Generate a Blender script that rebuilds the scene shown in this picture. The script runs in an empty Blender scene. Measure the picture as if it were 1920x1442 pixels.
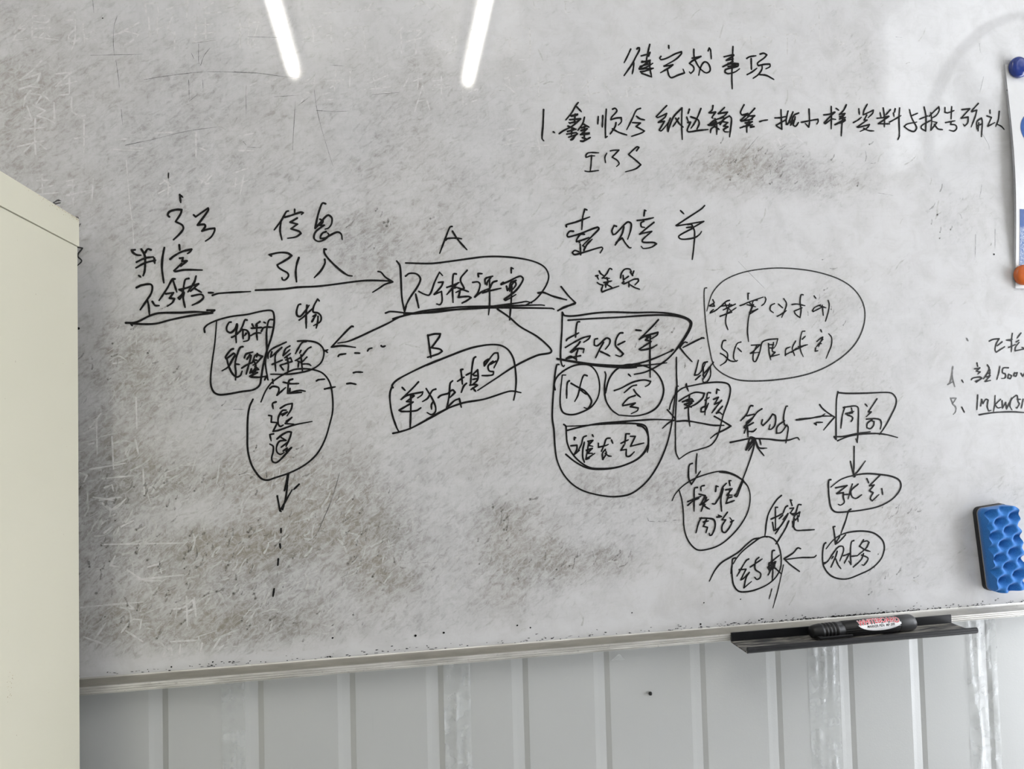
import bpy, bmesh, math, random
import numpy as np
from mathutils import Vector, Matrix

S = bpy.context.scene
COL = S.collection

# ------------------------------------------------------------------ camera, sky, exposure
CAM_RIGHT, CAM_UP, CAM_FWD = (0.986294,-0.162942,-0.025968), (0.019863,-0.038985,0.999042), (0.163798,0.985865,0.035214)
cam_data = bpy.data.cameras.new('camera')
cam_data.sensor_fit = 'HORIZONTAL'
cam_data.sensor_width = 36.0
cam_data.lens = 36.0 * 1332.0 / 1920.0
cam_data.clip_start = 0.02
cam = bpy.data.objects.new('camera', cam_data)
COL.objects.link(cam)
r, u, f = Vector(CAM_RIGHT), Vector(CAM_UP), Vector(CAM_FWD)
M = Matrix((r, u, -f)).transposed().to_4x4()
M.translation = Vector((0.0, -0.90, 1.35))
cam.matrix_world = M
S.camera = cam

world = bpy.data.worlds.new('sky')
S.world = world
world.use_nodes = True
wbg = world.node_tree.nodes['Background']
wbg.inputs['Color'].default_value = (0.975, 0.985, 1.0, 1)      # bright overcast daylight
wbg.inputs['Strength'].default_value = 10.0
TUBE_STRENGTH = 34.0

S.view_settings.view_transform = 'Standard'
S.view_settings.look = 'None'
S.view_settings.gamma = 1.0
S.view_settings.use_curve_mapping = False
S.view_settings.exposure = 0.52

def portal(name, loc, rot, sx, sy):                            # guides sampling of the sky through a window opening
    d = bpy.data.lights.new(name, 'AREA')
    d.shape = 'RECTANGLE'; d.size = sx; d.size_y = sy
    d.cycles.is_portal = True
    o = bpy.data.objects.new(name, d)
    o.location = loc; o.rotation_euler = rot
    COL.objects.link(o)

WIN = (-1.69, -0.36, 2.21, 2.94)                               # high window in the right wall: y0, y1, z0, z1
DOOR = (-1.04, -0.24, 0.02, 2.12)                              # glazed door below it
WALL_R, WALL_L, WALL_F, CEIL = 1.95, -1.55, -3.7, 3.0
for nm, q in (('window_portal', WIN), ('door_portal', DOOR)):
    portal(nm, (WALL_R + .05, (q[0] + q[1]) / 2, (q[2] + q[3]) / 2), (0, math.radians(90), 0), q[3] - q[2], q[1] - q[0])

# ------------------------------------------------------------------ helpers
def tag(o, label=None, cat=None, group=None, kind=None):
    if label: o['label'] = label
    if cat: o['category'] = cat
    if group: o['group'] = group
    if kind: o['kind'] = kind
    return o

def empty(name, loc=(0, 0, 0), rot=(0, 0, 0)):
    o = bpy.data.objects.new(name, None)
    o.empty_display_size = .05
    o.location = loc; o.rotation_euler = rot
    COL.objects.link(o)
    return o

def link(name, bm, mat, parent=None, smooth=False):
    me = bpy.data.meshes.new(name)
    bmesh.ops.recalc_face_normals(bm, faces=bm.faces)
    bm.to_mesh(me); bm.free()
    if mat: me.materials.append(mat)
    if smooth:
        for p in me.polygons: p.use_smooth = True
    o = bpy.data.objects.new(name, me)
    COL.objects.link(o)
    if parent: o.parent = parent
    return o

def raw(name, verts, faces, mat, parent=None, smooth=False):
    me = bpy.data.meshes.new(name)
    me.from_pydata(verts, [], faces)
    if mat: me.materials.append(mat)
    if smooth:
        for p in me.polygons: p.use_smooth = True
    o = bpy.data.objects.new(name, me)
    COL.objects.link(o)
    if parent: o.parent = parent
    return o

def box(bm, x0, x1, y0, y1, z0, z1, bevel=0.0, seg=2):
    vs = [bm.verts.new((x, y, z)) for x in (x0, x1) for y in (y0, y1) for z in (z0, z1)]
    fs = [bm.faces.new([vs[i] for i in q]) for q in ((0, 1, 3, 2), (4, 6, 7, 5), (0, 4, 5, 1), (2, 3, 7, 6), (0, 2, 6, 4), (1, 5, 7, 3))]
    if bevel:
        es = list({e for fa in fs for e in fa.edges})
        bmesh.ops.bevel(bm, geom=es, offset=bevel, segments=seg, affect='EDGES', profile=.5)
    return vs

def boxo(name, b, mat, parent=None, bevel=0.0):
    bm = bmesh.new(); box(bm, *b, bevel=bevel)
    return link(name, bm, mat, parent)

def extrude_profile(bm, prof, x0, x1, closed=True):            # prof: list of (y, z), swept along x
    a = [bm.verts.new((x0, y, z)) for y, z in prof]
    b = [bm.verts.new((x1, y, z)) for y, z in prof]
    n = len(prof)
    for i in range(n if closed else n - 1):
        j = (i + 1) % n
        bm.faces.new((a[i], a[j], b[j], b[i]))
    if closed:
        bm.faces.new(a); bm.faces.new(b[::-1])

def lathe(bm, prof, seg=32, axis='X', origin=(0, 0, 0), rmod=None):          # prof: (t, radius)
    ox, oy, oz = origin
    rings = []
    for t, rad in prof:
        ring = []
        for k in range(seg):
            a = 2 * math.pi * k / seg
            rr = rad * (rmod(t, a) if rmod else 1)
            c, s = rr * math.cos(a), rr * math.sin(a)
            p = (t, c, s) if axis == 'X' else ((c, t, s) if axis == 'Y' else (c, s, t))
            ring.append(bm.verts.new((ox + p[0], oy + p[1], oz + p[2])))
        rings.append(ring)
    for A, B in zip(rings, rings[1:]):
        for k in range(seg):
            j = (k + 1) % seg
            bm.faces.new((A[k], A[j], B[j], B[k]))
    bm.faces.new(rings[0][::-1]); bm.faces.new(rings[-1])

def tube(bm, pts, rad, seg=6, closed=False):
    pts = [Vector(p) for p in pts]
    n = len(pts); rings = []
    for i, p in enumerate(pts):
        if closed: t = pts[(i + 1) % n] - pts[i - 1]
        else: t = pts[min(i + 1, n - 1)] - pts[max(i - 1, 0)]
        t.normalize()
        a = t.cross(Vector((0, 0, 1)))
        if a.length < .05: a = t.cross(Vector((1, 0, 0)))
        a.normalize(); b = t.cross(a)
        rings.append([bm.verts.new(p + rad * (math.cos(2 * math.pi * k / seg) * a + math.sin(2 * math.pi * k / seg) * b)) for k in range(seg)])
    for i in range(n if closed else n - 1):
        A, B = rings[i], rings[(i + 1) % n]
        for k in range(seg):
            j = (k + 1) % seg
            bm.faces.new((A[k], A[j], B[j], B[k]))
    if not closed:
        bm.faces.new(rings[0][::-1]); bm.faces.new(rings[-1])

# ------------------------------------------------------------------ materials
class N:
    def __init__(s, name):
        s.m = bpy.data.materials.new(name); s.m.use_nodes = True
        s.t = s.m.node_tree; s.b = s.t.nodes['Principled BSDF']; s.out = s.t.nodes['Material Output']
        s.tc = s.t.nodes.new('ShaderNodeTexCoord')
    def new(s, k, **kw):
        n = s.t.nodes.new(k)
        for a, v in kw.items(): setattr(n, a, v)
        return n
    def put(s, sock, v):
        if isinstance(v, bpy.types.NodeSocket): s.t.links.new(v, sock)
        elif v is not None: sock.default_value = v
    def turn(s, along, across, deg, coord='Object'):                # stretched coordinates, turned in the xz plane
        n = s.new('ShaderNodeMapping', vector_type='TEXTURE'); s.put(n.inputs['Vector'], s.tc.outputs[coord])
        n.inputs['Scale'].default_value = (1 / along, 1 / along, 1 / across); n.inputs['Rotation'].default_value = (0, -math.radians(deg), 0)
        return n.outputs[0]
    def map(s, scale=(1, 1, 1), rot=(0, 0, 0), loc=(0, 0, 0), coord='Object'):
        n = s.new('ShaderNodeMapping'); s.put(n.inputs['Vector'], s.tc.outputs[coord])
        n.inputs['Scale'].default_value = scale; n.inputs['Rotation'].default_value = rot; n.inputs['Location'].default_value = loc
        return n.outputs[0]
    def noise(s, scale, detail=4, rough=.5, vec=None, dist=0.0):
        n = s.new('ShaderNodeTexNoise')
        s.put(n.inputs['Vector'], vec if vec is not None else s.tc.outputs['Object'])
        n.inputs['Scale'].default_value = scale; n.inputs['Detail'].default_value = detail
        n.inputs['Roughness'].default_value = rough; n.inputs['Distortion'].default_value = dist
        return n.outputs[0]
    def math(s, op, a, b=None, c=None, clamp=False):
        n = s.new('ShaderNodeMath', operation=op); n.use_clamp = clamp
        s.put(n.inputs[0], a)
        if b is not None: s.put(n.inputs[1], b)
        if c is not None: s.put(n.inputs[2], c)
        return n.outputs[0]
    def rng(s, v, a, b, c=0.0, d=1.0):
        n = s.new('ShaderNodeMapRange'); n.interpolation_type = 'SMOOTHSTEP'
        s.put(n.inputs[0], v)
        for i, x in enumerate((a, b, c, d)): s.put(n.inputs[i + 1], x)
        return n.outputs[0]
    def mix(s, fac, a, b):
        n = s.new('ShaderNodeMix', data_type='RGBA')
        s.put(n.inputs[0], fac); s.put(n.inputs[6], a if not isinstance(a, tuple) else (*a, 1)[:4]); s.put(n.inputs[7], b if not isinstance(b, tuple) else (*b, 1)[:4])
        return n.outputs[2]
    def bump(s, h, strength=.2, dist=.001):
        n = s.new('ShaderNodeBump'); n.inputs['Strength'].default_value = strength; n.inputs['Distance'].default_value = dist
        s.put(n.inputs['Height'], h); s.put(s.b.inputs['Normal'], n.outputs[0])
    def set(s, **kw):
        for k, v in kw.items():
            if isinstance(v, tuple) and len(v) == 3: v = (*v, 1)
            s.put(s.b.inputs[k.replace('_', ' ')], v)
        return s.m

def flat(name, col, rough=.5, metal=0.0, spec=.5, var=.08, scale=40.0):
    n = N(name)
    v = n.rng(n.noise(scale, 5), .3, .7)
    c = n.mix(v, tuple(x * (1 - var) for x in col), tuple(min(1, x * (1 + var)) for x in col))
    return n.set(Base_Color=c, Roughness=rough, Metallic=metal, Specular_IOR_Level=spec)

def mat_panel():
    n = N('enamel board')
    at = n.new('ShaderNodeAttribute', attribute_name='dirt_shade').outputs['Fac']
    big = n.noise(11, 7, .62)
    mid = n.noise(42, 5, .6)
    d = n.math('ADD', at, n.math('MULTIPLY', n.math('SUBTRACT', big, .5), .9))
    d = n.math('ADD', d, n.math('MULTIPLY', n.math('SUBTRACT', mid, .5), .5))
    fl = n.noise(1.0, 4, .6, n.turn(70, 165, 38), .8)
    fl2 = n.noise(1.0, 4, .6, n.turn(300, 80, 6), .3)
    fl3 = n.noise(1.0, 4, .6, n.turn(36, 330, 2), .2)
    t1 = n.rng(n.math('ADD', fl, n.math('MULTIPLY', d, .32)), .60, .96)
    t2 = n.rng(n.math('ADD', fl2, n.math('MULTIPLY', d, .18)), .54, .94)
    t3 = n.rng(n.math('ADD', fl3, n.math('MULTIPLY', d, .13)), .50, .92)
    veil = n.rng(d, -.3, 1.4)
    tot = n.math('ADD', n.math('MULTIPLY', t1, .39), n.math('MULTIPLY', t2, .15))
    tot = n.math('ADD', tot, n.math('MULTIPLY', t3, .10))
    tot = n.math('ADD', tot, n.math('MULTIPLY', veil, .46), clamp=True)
    w1 = n.math('ABSOLUTE', n.math('SUBTRACT', n.noise(1.0, 2, .5, n.turn(55, 120, 42), .9), .5))
    w2 = n.math('ABSOLUTE', n.math('SUBTRACT', n.noise(1.0, 2, .5, n.turn(60, 95, -35), .7), .5))
    wipe = n.math('MAXIMUM', n.rng(w1, .006, .050, 1.0, 0.0), n.math('MULTIPLY', n.rng(w2, .004, .034, 1.0, 0.0), .7))
    tot = n.math('MULTIPLY', tot, n.math('SUBTRACT', 1.0, n.math('MULTIPLY', wipe, n.rng(d, .05, .8, .08, .34))))
    warm = n.rng(n.noise(6, 3), .35, .65)
    dirt_shade_c = n.mix(warm, (.185, .175, .16), (.20, .178, .14))
    col = n.mix(tot, (.565, .565, .57), dirt_shade_c)
    mot = n.math('MULTIPLY', n.rng(n.noise(26, 8, .68, None, .6), .38, .70), .17)
    col = n.mix(mot, col, dirt_shade_c)
    speck = n.rng(n.noise(420, 2, .5), .735, .77)
    col = n.mix(n.math('MULTIPLY', speck, .5), col, (.12, .12, .12))
    rough = n.rng(tot, 0, 1, .014, .09)
    n.bump(n.noise(900, 3, .6), .012, .0006)
    return n.set(Base_Color=col, Roughness=rough, Specular_IOR_Level=.72)

def mat_ink(name, col, streak=.25):
    n = N(name)
    v = n.rng(n.noise(1.0, 3, .6, n.map((500, 500, 500))), .45, .75)
    c = n.mix(v, col, tuple(x + streak * .12 for x in col))
    return n.set(Base_Color=c, Roughness=.42, Specular_IOR_Level=.14)

def mat_film(name, col, alpha, rough=.3, scale=300, thr=(.35, .65)):
    n = N(name)
    a = n.rng(n.noise(scale, 3), thr[0], thr[1], alpha * .35, alpha)
    return n.set(Base_Color=col, Roughness=rough, Alpha=a, Specular_IOR_Level=.3)

def mat_wall():
    n = N('grey painted steel sheet')
    v = n.noise(3, 3, .5)
    c = n.mix(v, (.40, .409, .402), (.415, .423, .416))
    st = n.rng(n.noise(1.0, 4, .6, n.map((160, 160, 5))), .66, .8)
    c = n.mix(n.math('MULTIPLY', st, .25), c, (.28, .29, .29))
    sx = n.new('ShaderNodeSeparateXYZ'); n.put(sx.inputs[0], n.tc.outputs['Object'])
    side = n.rng(sx.outputs[0], .33, .345)
    rough = n.math('ADD', n.rng(n.noise(8, 3), .1, .9, .36, .42), n.math('MULTIPLY', side, -.08))
    h = n.math('MULTIPLY', n.noise(420, 3), n.math('ADD', n.math('MULTIPLY', side, .9), .1))
    n.bump(h, .07, .0012)
    return n.set(Base_Color=c, Roughness=rough, Specular_IOR_Level=.5)

def mat_alu():
    n = N('dusty aluminium')
    v = n.rng(n.noise(1.0, 5, .6, n.map((18, 60, 160))), .35, .7)
    c = n.mix(v, (.46, .45, .42), (.66, .65, .62))
    k = n.rng(n.noise(1.0, 5, .65, n.map((160, 200, 260))), .60, .74)
    c = n.mix(n.math('MULTIPLY', k, .45), c, (.12, .115, .105))
    n.bump(n.noise(1.0, 3, .5, n.map((20, 900, 900))), .06, .0004)
    sx = n.new('ShaderNodeSeparateXYZ'); n.put(sx.inputs[0], n.tc.outputs['Object'])
    grime = n.math('MULTIPLY', n.rng(sx.outputs[2], 1.0470, 1.0476), n.rng(sx.outputs[0], .35, .85, 1.0, .25))
    grime = n.math('MULTIPLY', grime, n.rng(sx.outputs[2], 1.0528, 1.0534, 1.0, .0))
    dust = n.mix(n.noise(1.0, 5, .6, n.map((25, 60, 200))), (.10, .092, .075), (.24, .225, .19))
    c = n.mix(n.math('MULTIPLY', grime, .9), c, dust)
    return n.set(Base_Color=c, Roughness=.45, Metallic=n.math('SUBTRACT', .45, n.math('MULTIPLY', grime, .4)))

def mat_cabinet():
    n = N('cream powder coated steel')
    v = n.rng(n.noise(2.2, 4), .3, .7)
    c = n.mix(v, (.515, .497, .395), (.54, .52, .418))
    sp = n.rng(n.noise(260, 2), .76, .79)
    c = n.mix(n.math('MULTIPLY', sp, .5), c, (.25, .2, .13))
    n.bump(n.noise(700, 2), .08, .0005)
    return n.set(Base_Color=c, Roughness=.42)

def mat_tray_floor():
    n = N('dusty black metal')
    v = n.rng(n.noise(1.0, 6, .65, n.map((22, 160, 160)), .4), .42, .66)
    c = n.mix(v, (.02, .02, .022), (.30, .285, .25))
    return n.set(Base_Color=c, Roughness=.55)

def mat_emit(name, col, strength):
    n = N(name)
    n.set(Base_Color=(.8, .8, .8), Emission_Color=col, Emission_Strength=strength)
    return n.m

def mat_foam():
    n = N('blue foam')
    v = n.rng(n.noise(900, 2), .3, .7)
    c = n.mix(v, (.017, .130, .40), (.028, .175, .50))
    n.bump(n.noise(1500, 2), .3, .0004)
    return n.set(Base_Color=c, Roughness=.75, Specular_IOR_Level=.2, Sheen_Weight=.15)

def mat_print_glare():
    n = N('blue panel of print and painted glare')
    v = n.rng(n.noise(800, 3, .7, None, 1.0), .40, .62)
    sx = n.new('ShaderNodeSeparateXYZ'); n.put(sx.inputs[0], n.tc.outputs['Object'])
    low = n.rng(sx.outputs[2], .095, .088)
    c = n.mix(n.math('MULTIPLY', v, low), (.022, .075, .25), (.40, .47, .58))  # pale speckles in the lower part are laminate glare painted into the colour
    return n.set(Base_Color=c, Roughness=.2)

PANEL, INK_M, INKG, WALLM, ALU, CREAM = mat_panel(), mat_ink('black marker ink', (.0045, .0042, .004), .12), mat_ink('thin grey marker ink', (.022, .022, .021), .5), mat_wall(), mat_alu(), mat_cabinet()
def mat_trace(name, lo, hi, scale):                              # cleaner board colour left where old ink was lifted
    n = N(name)
    v = n.rng(n.noise(scale, 3, .6), .36, .62)
    return n.set(Base_Color=n.mix(v, lo, hi), Roughness=.12, Specular_IOR_Level=.6)
GHOSTM = mat_trace('lifted ink trace', (.445, .44, .43), (.56, .555, .55), 160)
SCRIB = mat_trace('wiped scribble trace', (.385, .38, .365), (.48, .475, .465), 200)
FLECKM = mat_film('dried ink smear film', (.12, .11, .09), .38, .3, 500, (.3, .6))
SCRATCH_DABM = mat_film('scratch and ink dab', (.05, .05, .05), .8, .4, 160, (.3, .55))
BLACKM = flat('black coated metal', (.0045, .0048, .006), .34, 0, .4, .3)
TRAYF = mat_tray_floor()
PENM = flat('dark grey plastic', (.013, .0135, .0145), .36, 0, .3, .1)
PENCAP = flat('black plastic', (.0065, .0065, .007), .40, 0, .3, .1)
PENEND = flat('mid grey plastic', (.040, .041, .043), .42, 0, .5, .1)
RED = flat('red print', (.50, .012, .03), .3)
WHITEP = flat('white print', (.82, .82, .83), .3)
BLACKP = flat('black print', (.02, .02, .02), .35)
FOAM = mat_foam()
BASEPL = flat('black rubber', (.012, .012, .013), .55)
FELT = flat('grey felt edge', (.30, .29, .27), .8)
PAPER = flat('white laminated card', (.56, .56, .56), .28, 0, .5, .02)
LAMEDGE = mat_film('clear laminate edge', (.75, .76, .78), .20, .12, 60)
BLUEP = flat('blue print', (.016, .075, .27), .22)
BLUEMAG = flat('blue glossy plastic', (.006, .024, .17), .12, 0, .5, .05)
ORMAG = flat('orange glossy plastic', (.42, .085, .008), .12, 0, .5, .05)
TAPE = mat_film('clear packing tape', (.70, .72, .72), .40, .10, 60)
RUST = flat('rust', (.30, .23, .13), .8, 0, .2, .4, 300)
ROOMW = flat('white painted wall', (.80, .80, .80), .6, 0, .3, .03, 4)
CEILM = flat('white ceiling panel', (.84, .84, .83), .6, 0, .3, .03, 4)
FLOORM = flat('grey vinyl floor', (.45, .45, .44), .5, 0, .4, .12, 6)
FRAMEM = flat('white window frame', (.72, .72, .72), .4, 0, .5, .03)
HOUSEM = flat('white lamp housing', (.80, .80, .80), .4, 0, .5, .02)
TUBEM = mat_emit('lit tube', (1.0, .965, .90, 1), TUBE_STRENGTH)
FANM = flat('dark grey fan metal', (.05, .052, .055), .45, .3, .5, .1)
WIREM = flat('pale wire', (.55, .56, .57), .4, .2)
BLADEM = flat('light grey fan blade', (.45, .46, .48), .4)
SCREWM = flat('dark screw metal', (.02, .02, .02), .35, .6)

def glass(name, tint):
    n = N(name)
    tr = n.new('ShaderNodeBsdfTransparent'); tr.inputs[0].default_value = tint; gl = n.new('ShaderNodeBsdfGlossy'); gl.inputs['Roughness'].default_value = .02
    mx = n.new('ShaderNodeMixShader')
    n.put(mx.inputs[0], .06); n.put(mx.inputs[1], tr.outputs[0]); n.put(mx.inputs[2], gl.outputs[0])
    n.t.links.new(mx.outputs[0], n.out.inputs[0])
    return n.m
GLASS, GLASST = glass('clear door glass', (.92, .93, .95, 1)), glass('tinted window glass', (.42, .424, .43, 1))
GLASSG = glass('light tinted window glass', (.54, .544, .55, 1))

# ------------------------------------------------------------------ room shell
def struct(name, bm, mat, label=None):
    return tag(link(name, bm, mat), label, None, None, 'structure')

bm = bmesh.new(); box(bm, WALL_L - .1, WALL_R + .1, WALL_F - .1, .12, -.1, 0); struct('floor', bm, FLOORM)
bm = bmesh.new(); box(bm, WALL_L - .1, WALL_R + .1, WALL_F - .1, .12, CEIL, CEIL + .1); struct('ceiling', bm, CEILM)
bm = bmesh.new(); box(bm, WALL_L - .1, WALL_L, WALL_F, .10, 0, CEIL); struct('wall_left', bm, ROOMW)
bm = bmesh.new(); box(bm, WALL_L - .1, WALL_R + .1, WALL_F - .1, WALL_F, 0, CEIL); struct('wall_front', bm, ROOMW)
bm = bmesh.new()
w, q = WIN, DOOR
X0, X1 = WALL_R, WALL_R + .1
ya, yb = q[0], q[1]
box(bm, X0, X1, WALL_F, w[0], 0, CEIL); box(bm, X0, X1, w[0], ya, 0, w[2]); box(bm, X0, X1, yb, .10, 0, w[2])
box(bm, X0, X1, ya, yb, q[3], w[2]); box(bm, X0, X1, w[1], .10, w[2], CEIL); box(bm, X0, X1, w[0], w[1], w[3], CEIL)
struct('wall_right', bm, ROOMW)
fw = .035
def glazed(name, q, fw=.035):
    y0, y1, z0, z1 = q
    bm = bmesh.new()
    for a in (y0, y1 - fw): box(bm, WALL_R + .02, WALL_R + .07, a, a + fw, z0, z1)
    for a in (z0, z1 - fw): box(bm, WALL_R + .02, WALL_R + .07, y0 + fw, y1 - fw, a, a + fw)
    return struct(name, bm, FRAMEM)
win = glazed('window_1', WIN)
YG = WIN[0] + .092
boxo('pane', (WALL_R + .042, WALL_R + .048, WIN[0] + fw, YG, WIN[2] + fw, WIN[3] - fw), GLASSG, win)
boxo('tinted_pane', (WALL_R + .042, WALL_R + .048, YG, WIN[1] - fw, WIN[2] + fw, WIN[3] - fw), GLASST, win)
door = glazed('door_1', DOOR, .06)
boxo('pane', (WALL_R + .042, WALL_R + .048, DOOR[0] + .06, DOOR[1] - .06, DOOR[2] + .06, DOOR[3] - .06), GLASS, door)
boxo('door_handle', (WALL_R - .03, WALL_R + .02, DOOR[0] + .02, DOOR[0] + .04, 1.0, 1.12), FRAMEM, door, .004)

# corrugated steel sheets of the wall behind the board: flat sheet with pressed grooves, the left sheet overlaps the right one
def sheet(x0, x1, y, grooves, thick=.0012):
    prof = [(x0, y)]
    for g in grooves:
        prof += [(g - .0110, y), (g - .0052, y + .0008), (g + .0040, y + .0018), (g + .0108, y)]
    prof += [(x1, y)]
    return prof
bm = bmesh.new()
def strip(prof, z0, z1, zs=1, back=None):
    a = [bm.verts.new((x, y, z0)) for x, y in prof]; b = [bm.verts.new((x, y, z1)) for x, y in prof]
    for i in range(len(prof) - 1): bm.faces.new((a[i], a[i + 1], b[i + 1], b[i]))
GR_L = [-.283 + .1088 * k for k in range(-11, 6)]
GR_R = [.3955 + .1095 * k for k in range(0, 14)]
strip(sheet(WALL_L, .3352, .0135, GR_L) + [(.3352, .0165)], 0, CEIL)
strip(sheet(.3252, WALL_R, .0158, GR_R), 0, CEIL)
box(bm, WALL_L - .1, WALL_R + .1, .05, .12, 0, CEIL)
struct('wall_back', bm, WALLM)

# ------------------------------------------------------------------ whiteboard
BX0, BX1, BZ0, BZ1 = -.80, 1.62, 1.0387, 2.24
PZ0 = 1.0535
board = tag(empty('whiteboard', (0, 0, 0)), 'large worn whiteboard covered in black Chinese flow-chart handwriting, hung on corrugated wall', 'whiteboard')

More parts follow.
